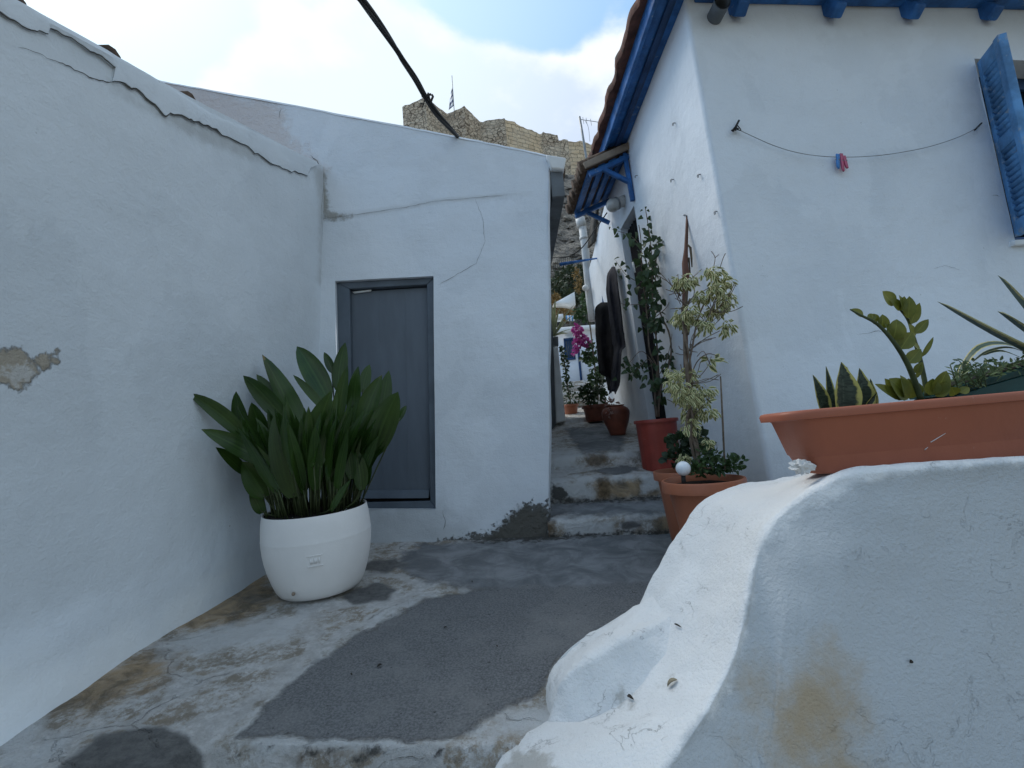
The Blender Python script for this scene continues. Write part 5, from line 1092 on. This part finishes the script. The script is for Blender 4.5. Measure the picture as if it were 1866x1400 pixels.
# ground cover in the terracotta pots
M_cov = leafmat('pot_cover_leaf', (.018, .045, .012), (.045, .085, .025), rough=.5, var=14, trans=.12)
CV = thing('pot_cover_plant', 'low green leafy plants filling the wide terracotta pot around the ficus trunk', 'plant', tp(.05, 0, .02)); mb = MB()
for x, y, rx, ry, n in ((1298, 850, 40, 14, 190), (1335, 846, 20, 14, 90), (1266, 856, 22, 11, 80), (1290, 828, 22, 14, 80)): s = 2.75 / FPX; cluster(mb, P(x, y, 2.75), (rx * s, .09, ry * s), n, .032, -.3, .5, seed=x, segs=3)
mb.build('leaves', M_cov, CV)
CV2 = thing('geranium', 'dark green round leaved plant behind the ficus trunk in the half hidden pot', 'plant', P(1258, 850, 3.1)); mb = MB()
for x, y, rx, ry, n in ((1240, 812, 22, 22, 70), (1262, 800, 18, 16, 45), (1285, 815, 12, 14, 30), (1228, 836, 18, 12, 40)): s = 3.1 / FPX; cluster(mb, P(x, y, 3.1), (rx * s, .08, ry * s), n, .045, -.2, .9, seed=x, segs=3)
mb.build('leaves', leafmat('geranium_leaf', (.012, .026, .010), (.028, .052, .02), rough=.5, var=14), CV2)
# red pot and the climbing shrub
rc = Vector((P(1203, 850, 4.2).x, 4.2, path_z(4.2))); rh = P(1196, 764, 4.2).z - rc.z
RP, RM = pot('plant_pot', 'deep red ribbed plastic pot on the second step below the alley door', rc, .168, .118, rh, M_red, .028, .012, ribs=1, step=.085)
M_boug = leafmat('climber_leaf', (.016, .034, .012), (.036, .068, .022), rough=.4, var=10, trans=.15)
BG = thing('bougainvillea', 'tall leggy climbing shrub with dark heart shaped leaves in the red pot', 'plant', RM @ Vector((0, 0, rh - .03))); sm = MB(); lm = MB()
C7 = lambda x, y: (1080 + x / 5.382, 360 + y / 5.382); dB = 4.2
stl = [[(1196, 760), (1194, 715), (1197, 672), (1184, 640), (1180, 590), (1176, 545), (1170, 500), (1168, 440), (1164, 410)], [(1200, 760), (1200, 690), (1198, 640), (1190, 560), (1188, 480), (1184, 430), (1176, 380)], [(1198, 760), (1206, 700), (1222, 652), (1220, 610), (1205, 575), (1195, 540), (1196, 470), (1206, 410), (1210, 378)], [(1195, 760), (1186, 660), (1165, 670), (1145, 690)], [(1190, 560), (1165, 555), (1142, 556), (1130, 552)], [(1196, 670), (1170, 640), (1148, 660), (1134, 672)],
       [(1172, 455), (1150, 430), (1128, 422), (1115, 418)], [(1190, 470), (1205, 440), (1225, 388)], [(1178, 520), (1155, 510), (1140, 500), (1128, 484), (1122, 475)], [(1192, 580), (1215, 560), (1222, 540)], [(1197, 690), (1215, 655), (1225, 600), (1212, 580)]]
for i, pts in enumerate(stl):
    c = crom([P(x, y, dB + .05 * math.sin(j * 1.3 + i)) for j, (x, y) in enumerate(pts)], 5); n = len(c); r0 = .010 if i < 3 else .004; sm.tube(c, [r0 * (1 - .7 * j / n) for j in range(n)], 7)
sm.build('stems', M_twig, BG)
hp = lambda t: (1 - t) ** .62 * min(1, (t * 9 + .25) ** .5) * 1.05
random.seed(31)
def hleaf(px, py, sz, d, ang=None):
    p = P(px, py, d); a = ang if ang is not None else random.uniform(-1.3, 1.3); v = Vector((math.sin(a), random.uniform(-.4, .3), -math.cos(a))).normalized(); L = sz * 1.0
    lm.leaf(p - v * L * .4, p + v * L * .6, L * .82, Vector((random.gauss(0, .7), -.9, random.gauss(.25, .55))), bend=.06, fold=.16, n=6, prof=hp)
big = [(520, 100, 30, 0), (480, 130, 32, -.9), (545, 130, 34, .8), (690, 90, 26, 0), (660, 115, 40, -.8), (725, 95, 32, .7), (780, 120, 34, .5), (690, 175, 70, -.6), (765, 200, 68, .1), (470, 200, 60, -1), (560, 210, 66, .6), (560, 280, 72, .3), (670, 270, 70, -.2), (500, 330, 78, .1), (690, 335, 44, .8), (215, 330, 68, .1), (170, 300, 32, -.5), (250, 295, 30, .7), (235, 375, 60, -.8), (300, 380, 80, -.4), (355, 380, 84, .3), (420, 370, 80, .1), (380, 440, 88, -.2), (450, 480, 90, .3), (600, 400, 80, -.4), (650, 410, 60, .5), (620, 490, 100, .2), (710, 510, 96, .1), (560, 500, 84, -.4), (620, 560, 88, -.3), (520, 460, 70, -.9), (470, 570, 80, -.3), (560, 600, 80, .3), (710, 400, 40, .2), (740, 415, 44, .9),
       (240, 600, 60, -1.2), (225, 655, 40, 0), (290, 650, 66, -.7), (340, 690, 60, .9), (265, 720, 66, -.6), (345, 785, 60, .7), (360, 875, 62, .1), (275, 785, 56, .2), (320, 720, 40, .3), (440, 820, 90, -.3), (440, 910, 92, -.2), (520, 800, 88, .2), (580, 740, 76, .5), (620, 770, 74, .6), (600, 700, 66, -.6), (510, 700, 84, .1), (470, 760, 80, .6), (570, 820, 70, -.2), (640, 740, 60, 1.1), (335, 1010, 62, .1), (335, 1050, 66, -.3), (320, 1090, 50, .2), (620, 950, 76, -.3), (650, 1000, 74, .4), (700, 1030, 66, .1), (735, 960, 56, .4), (600, 900, 56, .6), (640, 1080, 80, .2), (590, 1090, 60, -.4), (690, 1140, 50, .9), (630, 1210, 76, .3), (580, 1250, 64, -.5), (690, 1310, 60, .2), (740, 1230, 50, 1.1), (510, 960, 70, -.3), (500, 1030, 66, .3)]
for x, y, s, a in big:
    px, py = C7(x, y); hleaf(px, py, s / 5.382 * dB / FPX, dB + random.uniform(-.12, .08), a + random.uniform(-.25, .25))
for i in range(150):
    t = random.random() ** .8; py = 420 + 190 * t; px = 1178 + 14 * t + random.gauss(0, 15 - 5 * t); hleaf(px, py, random.uniform(.045, .08), dB + random.uniform(-.15, .15))
for (x, y, n, sx, sy) in ((1200, 690, 36, 14, 16), (1216, 660, 14, 8, 10), (1150, 685, 16, 14, 7), (1140, 660, 5, 6, 4), (1175, 665, 10, 12, 8), (1206, 730, 8, 6, 10), (1205, 640, 12, 9, 12)):
    for i in range(n): hleaf(x + random.gauss(0, sx), y + random.gauss(0, sy), random.uniform(.04, .065), dB + random.uniform(-.12, .12))
lm.build('leaves', M_boug, BG)
mb = MB(); mb.tube([P(1153, 478, 4.15), P(1157, 497, 4.15)], .009, 7); tag(mb.build('plant_tie', M_pvc), 'short white plastic tie among the climbing shrub leaves', 'tie')
# door mat
mb = MB(); c = Vector((1.24, 4.9, path_z(4.9) + .012)); mb.box(c, (.34, .5, .016)); tag(mb.build('door_mat', M_black, bevel=.004), 'black rubber mat at the foot of the alley door', 'door mat')
# amphora
ac = P(1126, 793, 5.35); ah = P(1120, 741, 5.35).z - ac.z
AM = thing('amphora', 'round bellied brown clay amphora standing on the alley path', 'amphora', ac); M_ = pot_matrix(ac, (.0, -.03)); k = .150
mb = MB(); mb.lathe([(.001, .003), (.078, 0), (.082, .012), (.100, ah * .2), (.130, ah * .45), (k, ah * .72), (k * .99, ah * .82), (k * .88, ah * .92), (k * .66, ah * .985), (k * .60, ah), (k * .60, ah * 1.03), (k * .54, ah * 1.03), (k * .5, ah * .9)], M_, 48); mb.build('body', M_amph, AM)
mb = MB(); mb.lathe([(k * .6, ah * 1.0), (k * .66, ah * 1.02), (k * .66, ah * 1.045), (k * .55, ah * 1.045), (k * .53, ah * .98)], M_, 40); mb.build('rim', M_amph, AM)
AP_ = thing('trailing_plant', 'sparse pale pink trailing plant hanging over the amphora rim', 'plant', M_ @ Vector((0, 0, ah))); mb = MB(); M_pinkl = leafmat('dusty_pink_leaf', (.16, .07, .06), (.30, .20, .17), rough=.6, var=20)
cluster(mb, P(1115, 735, 5.33), (.07, .06, .06), 60, .035, -.2, .4, seed=3); cluster(mb, P(1110, 752, 5.2), (.03, .02, .06), 26, .03, .8, .5, seed=4); mb.build('leaves', M_pinkl, AP_)
# farther pots and bushes
def spot(px, d): p = P(px, 760, d); return Vector((p.x, d, path_z(d)))
c = P(1087, 768, 6.2); T, M2 = pot('plant_pot', 'brown clay pot behind the amphora holding a leafy bush', c, .155, .12, P(1085, 738, 6.2).z - c.z, M_amph, .04, .012)
bush('bushy_plant', 'dark bushy plant in the brown pot behind the amphora', 'plant', [(P(1082, 722, 6.2), (.16, .13, .13)), (P(1070, 715, 6.15), (.09, .1, .1)), (P(1092, 705, 6.25), (.08, .1, .12))], M_boug, .055, 110, asp=.6)
c = P(1041, 757, 6.75); pot('plant_pot', 'small terracotta pot at the foot of the low white pier', c, .105, .08, P(1041, 737, 6.75).z - c.z, M_terra, .03, .008)
bush('upright_shrub', 'slim dark shrub growing up behind the low white pier', 'shrub', [(P(1042, 728, 6.75), (.10, .08, .09)), (P(1034, 705, 6.75), (.06, .06, .14)), (P(1030, 670, 6.75), (.04, .05, .2)), (P(1026, 645, 6.75), (.03, .05, .12))], M_boug, .045, 80, ([P(1041, 742, 6.75), P(1034, 700, 6.75), P(1027, 650, 6.75)], .008), asp=.55)
M_mag = leafmat('magenta_bract', (.22, .02, .13), (.40, .06, .26), rough=.6, var=9, trans=.25)
T = bush('flowering_bougainvillea', 'flowering bougainvillea with magenta bracts beyond the laundry', 'plant', [(P(1072, 575, 7.6), (.13, .12, .13)), (P(1078, 560, 7.6), (.1, .1, .1)), (P(1058, 572, 7.7), (.12, .1, .08)), (P(1078, 640, 7.3), (.11, .1, .16)), (P(1085, 670, 7.0), (.1, .1, .15)), (P(1070, 650, 7.3), (.08, .1, .08)), (P(1084, 690, 6.9), (.09, .1, .1)), (P(1066, 548, 7.9), (.06, .1, .12))], M_cov, .06, 90, ([P(1090, 730, 6.6), P(1084, 670, 7), P(1076, 600, 7.5), P(1070, 560, 7.6)], .012), asp=.65)
mb = MB()
for i, (x, y, rx, ry, n) in enumerate(((1052, 602, .07, .09, 90), (1060, 618, .08, .08, 90), (1052, 625, .06, .09, 60), (1067, 625, .07, .05, 60), (1048, 640, .04, .05, 24))): cluster(mb, P(x, y, 7.3), (rx, .08, ry), n, .045, .3, .85, seed=40 + i)
mb.build('bracts', M_mag, T)
# low pier, side wall and the agave on it
PR = thing('low_pier', 'low white pier beside the alley with a grey block on top', 'pier', P(1020, 768, 6.2)); mb = MB(); pz = [P(1008, 632, 6.2), P(1017, 631, 6.2), P(1031, 767, 6.2), P(1013, 772, 6.2)]; mb.prism(pz, (0, .35, .0)); mb.build('pier', M_white, PR, bevel=.015, auto=40)
mb = MB(); q = [P(1004, 615, 6.5), P(1017, 613, 6.5), P(1018, 630, 6.5), P(1006, 632, 6.5)]; mb.prism(q, (0, .3, 0)); tag(mb.build('planter_box', M_greyw, bevel=.006), 'small grey planter box on the wall beside the low white pier', 'planter')
mb = MB(); mb.prism([P(1002, 560, 6.0), P(1008, 615, 6.0), P(1013, 775, 6.0), P(1000, 790, 6.0), P(985, 780, 6.0), P(985, 560, 6)], (0, .5, .05)); tag(mb.build('side_wall', M_greyw), 'narrow grey rendered wall edge between the middle house and the low pier', 'wall')
T = thing('pale_agave', 'pale striped agave spreading from the grey planter box', 'plant', P(1008, 612, 6.5)); mb = MB(); M_ag2 = leafmat('pale_agave_leaf', (.20, .24, .13), (.32, .33, .18), edge=(.5, .48, .3), edgew=.3, rough=.5)
for t, wd in (((1012, 545), 7), ((1006, 555), 6), ((1028, 585), 5), ((1046, 556), 4), ((1050, 570), 3.5), ((1030, 606), 5), ((1020, 560), 5), ((1036, 608), 4), ((1003, 570), 5), ((1042, 600), 3)): mb.leaf(P(1009, 613, 6.5), P(t[0], t[1], 6.4), wd * 6.5 / FPX, Vector((.1, -.8, .4)), bend=.06, n=8, prof=lambda t: (1 - t) ** .5, bdir=Vector((0, 0, 1)))
mb.build('leaves', M_ag2, T)
# drain pipe, bottle lamp, rod and wires
DP = thing('drain_pipe', 'greyish white plastic drain pipe at the far end of the right house', 'pipe', P(1078, 600, 7.2)); mb = MB(); mb.tube([P(1060, 405, 7.2), P(1066, 450, 7.2), P(1075, 548, 7.2), P(1080, 585, 7.2)], .058, 14); mb.build('pipe', M_pvc, DP)
mb = MB(); mb.tube([P(1057, 398, 7.2), P(1060, 414, 7.2)], .072, 14); mb.tube([P(1063, 432, 7.2), P(1064, 437, 7.2)], .064, 14); mb.build('pipe_collar', M_pvc, DP); mb = MB(); mb.tube([P(1056, 405, 7.22), P(1054, 382, 7.25), P(1060, 360, 7.3)], .02, 8); mb.build('thin_pipe', M_pvc, DP)
mb = MB(); mb.sphere(P(1067, 525, 7.1), .048, 18, 10); tag(mb.build('round_lamp', simple('opal_globe', (.62, .62, .60), .3, .05, 5, 0)), 'small round white lamp globe against the drain pipe', 'lamp')
mb = MB(); mb.beam(P(1021, 482, 6.2), P(1100, 469, 6.6), .035, .04, wd2=.012, ht2=.012); tag(mb.build('blue_rod', M_blue), 'thin blue wooden rod crossing the top of the alley', 'rod')
mb = MB(); mb.tube(crom([P(1106, 388, 5.6), P(1085, 418, 5.9), P(1062, 450, 6.2), P(1040, 466, 6.3), P(1020, 470, 6.4)], 6), .008, 6); tag(mb.build('sagging_wire', M_black), 'dark wire sagging from the canopy to the middle house eaves', 'wire')
mb = MB(); mb.tube([P(1092, 395, 6.9), P(1096, 440, 6.9), P(1098, 470, 6.8)], .011, 6); mb.tube([P(1094, 385, 6.95), P(1091, 420, 6.95)], .008, 6); tag(mb.build('wall_conduit', M_greyw), 'thin grey conduit running down the far end of the alley wall', 'conduit')
mb = MB(); mb.prism([RA(1083, 382) , RA(1092, 376), RA(1086, 440), RA(1074, 452)], an * .03); tag(mb.build('bare_stone_patch', M_rock), 'strip of bare stone at the far end of the alley wall', 'stone')
mb = MB(); mb.prism([P(1096, 478, 6.55), P(1101, 520, 6.5), P(1106, 600, 6.4), P(1098, 600, 6.5)], (.03, .02, 0)); tag(mb.build('far_shutter', M_bluedk), 'dark blue shutter edge half hidden by the black laundry', 'shutter')
# laundry
LN = thing('laundry_line', 'short cord with a knot from which the black laundry hangs on the alley wall', 'cord', P(1118, 460, 5.8)); mb = MB()
mb.tube(crom([P(1117, 452, 5.85), P(1116, 470, 5.8), P(1119, 490, 5.7)], 4), .006, 6); mb.tube(crom([P(1120, 452, 5.85), P(1122, 470, 5.8), P(1124, 488, 5.6)], 4), .005, 6); mb.tube([P(1112, 454, 5.85), P(1124, 452, 5.85)], .006, 6); mb.build('cord', M_stem, LN)
def garment(label, cols_, d0, mat, seed, group='black clothes hanging on the alley wall'):
    """cols_: outline as rows (y, xl, xr) from top to hem; folds run downwards, sheet has two sides"""
    rnd = random.Random(seed); mb = MB(); n = 26; ph = [rnd.uniform(0, 6) for _ in range(4)]
    ysr = [c_[0] for c_ in cols_]; rows = []
    for i in range(40):
        y = ysr[0] + (ysr[-1] - ysr[0]) * i / 39; xl = np.interp(y, ysr, [c_[1] for c_ in cols_]); xr = np.interp(y, ysr, [c_[2] for c_ in cols_]); ring = []
        for j in range(n):
            u = j / (n - 1); f = .017 * math.sin(u * 10 + ph[0] + .9 * math.sin(i * .12 + ph[1])) + .012 * fbm((u * 4, i * .06, seed), 1.5, 3); amp = min(1, i / 8)
            ring.append(P(xl + (xr - xl) * u + 1.2 * fbm((i * .2, u, seed), 2), y + (5 * math.sin(u * 9 + ph[3]) if i == 39 else 0), d0 - .25 * (u - .5) + f * amp - .04))
        for j in reversed(range(n)):
            u = j / (n - 1); ring.append(P(xl + (xr - xl) * u, y, d0 + .03 - .25 * (u - .5) - .008 * math.sin(u * 9 + ph[0]) * min(1, i / 8)))
        rows.append(ring)
    mb.grid(rows, True); o = mb.build('garment', mat); tag(o, label, 'clothing', group); return o
garment('long black garment hanging nearest on the alley wall, beside the door', [(486, 1115, 1121), (500, 1106, 1124), (530, 1104, 1128), (560, 1108, 1132), (600, 1113, 1136), (628, 1116, 1140), (634, 1118, 1140), (639, 1118, 1133), (700, 1112, 1130), (714, 1110, 1124)], 5.55, M_cloth2, 4)
garment('long black garment hanging farther left, with a wide flat shoulder', [(551, 1096, 1114), (557, 1087, 1116), (562, 1084, 1118), (610, 1085, 1120), (660, 1090, 1121), (681, 1092, 1121), (686, 1103, 1121), (700, 1106, 1121), (712, 1108, 1120)], 5.95, M_cloth, 8)
garment('pale grey blue cloth strip showing behind the black garments', [(590, 1085, 1094), (650, 1088, 1098), (656, 1089, 1099)], 6.3, simple('grey_blue_cloth', (.20, .25, .33), .85, .15, 5, .003, 20), 3)
# scraps lying on the parapet and the paving
random.seed(17); M_scrap = simple('dry_scrap', (.035, .028, .022), .8, .4, 40, 0)
M_tan = simple('tan_scrap', (.22, .19, .13), .8, .3, 40, 0)
def scrap(name, label, cat, tree, px, py, L, W, ang, mat, group=None, curl=.2):
    h, n, _, _ = tree.ray_cast(CAM, ray(px, py).normalized())
    if h is None: return
    if n.dot(CAM - h) < 0: n = -n
    u = Matrix.Rotation(ang, 3, n) @ n.orthogonal().normalized(); mb = MB(); c = h + n * .004
    for k in (0, .0025): mb.leaf(c - u * L / 2 + n * k, c + u * L / 2 + n * k, W, n, bend=curl, fold=.1, n=6)
    tag(mb.build(name, mat), label, cat, group)
scrap('twig', 'small dark twig lying low on the white side of the parapet', 'twig', para_hit, 1151, 1275, .040, .009, 1.2, M_scrap)
scrap('leaf_scrap', 'dark narrow leaf scrap high on the white side of the parapet', 'leaf', para_hit, 1237, 1142, .032, .005, 1.3, M_scrap)
scrap('dry_leaf', 'pale curled dry leaf lying on the white side of the parapet', 'leaf', para_hit, 1227, 1248, .034, .016, 2.4, M_tan)
scrap('pebble', 'tiny dark speck on the grey front face of the parapet', 'pebble', para_hit, 1657, 1205, .010, .009, 0, M_scrap)
for px, py, L in ((692, 1216, .022), (640, 1232, .014), (812, 1146, .016), (905, 1180, .012), (860, 1062, .016)):
    scrap('leaf_scrap', 'tiny dark dry scrap lying on the asphalt paving', 'leaf', street_hit, px, py, L, L * .45, random.uniform(0, 6), M_scrap, 'dry scraps on the paving')
# outlines that a mesh does not carry count as far away
MASKS = {'limewash_left': ('chip', 'chip_core', 'foot', 'shear'), 'limewash_middle': ('rough', 'stain', 'lowgrey', 'moss', 'moss2'), 'limewash_right': ('eavestain', 'foot'),
         'limewash_parapet': ('face', 'ochre', 'wear'), 'worn_limewashed_stone': ('ochre', 'lime', 'concrete', 'asphalt', 'dark', 'rust', 'grime')}
for o in bpy.data.objects:
    if o.type == 'MESH':
        for m in o.data.materials:
            for an_ in MASKS.get(m.name, ()):
                if an_ not in o.data.attributes:
                    a_ = o.data.attributes.new(an_, 'FLOAT', 'POINT'); a_.data.foreach_set('value', np.full(len(o.data.vertices), -1, np.float32))
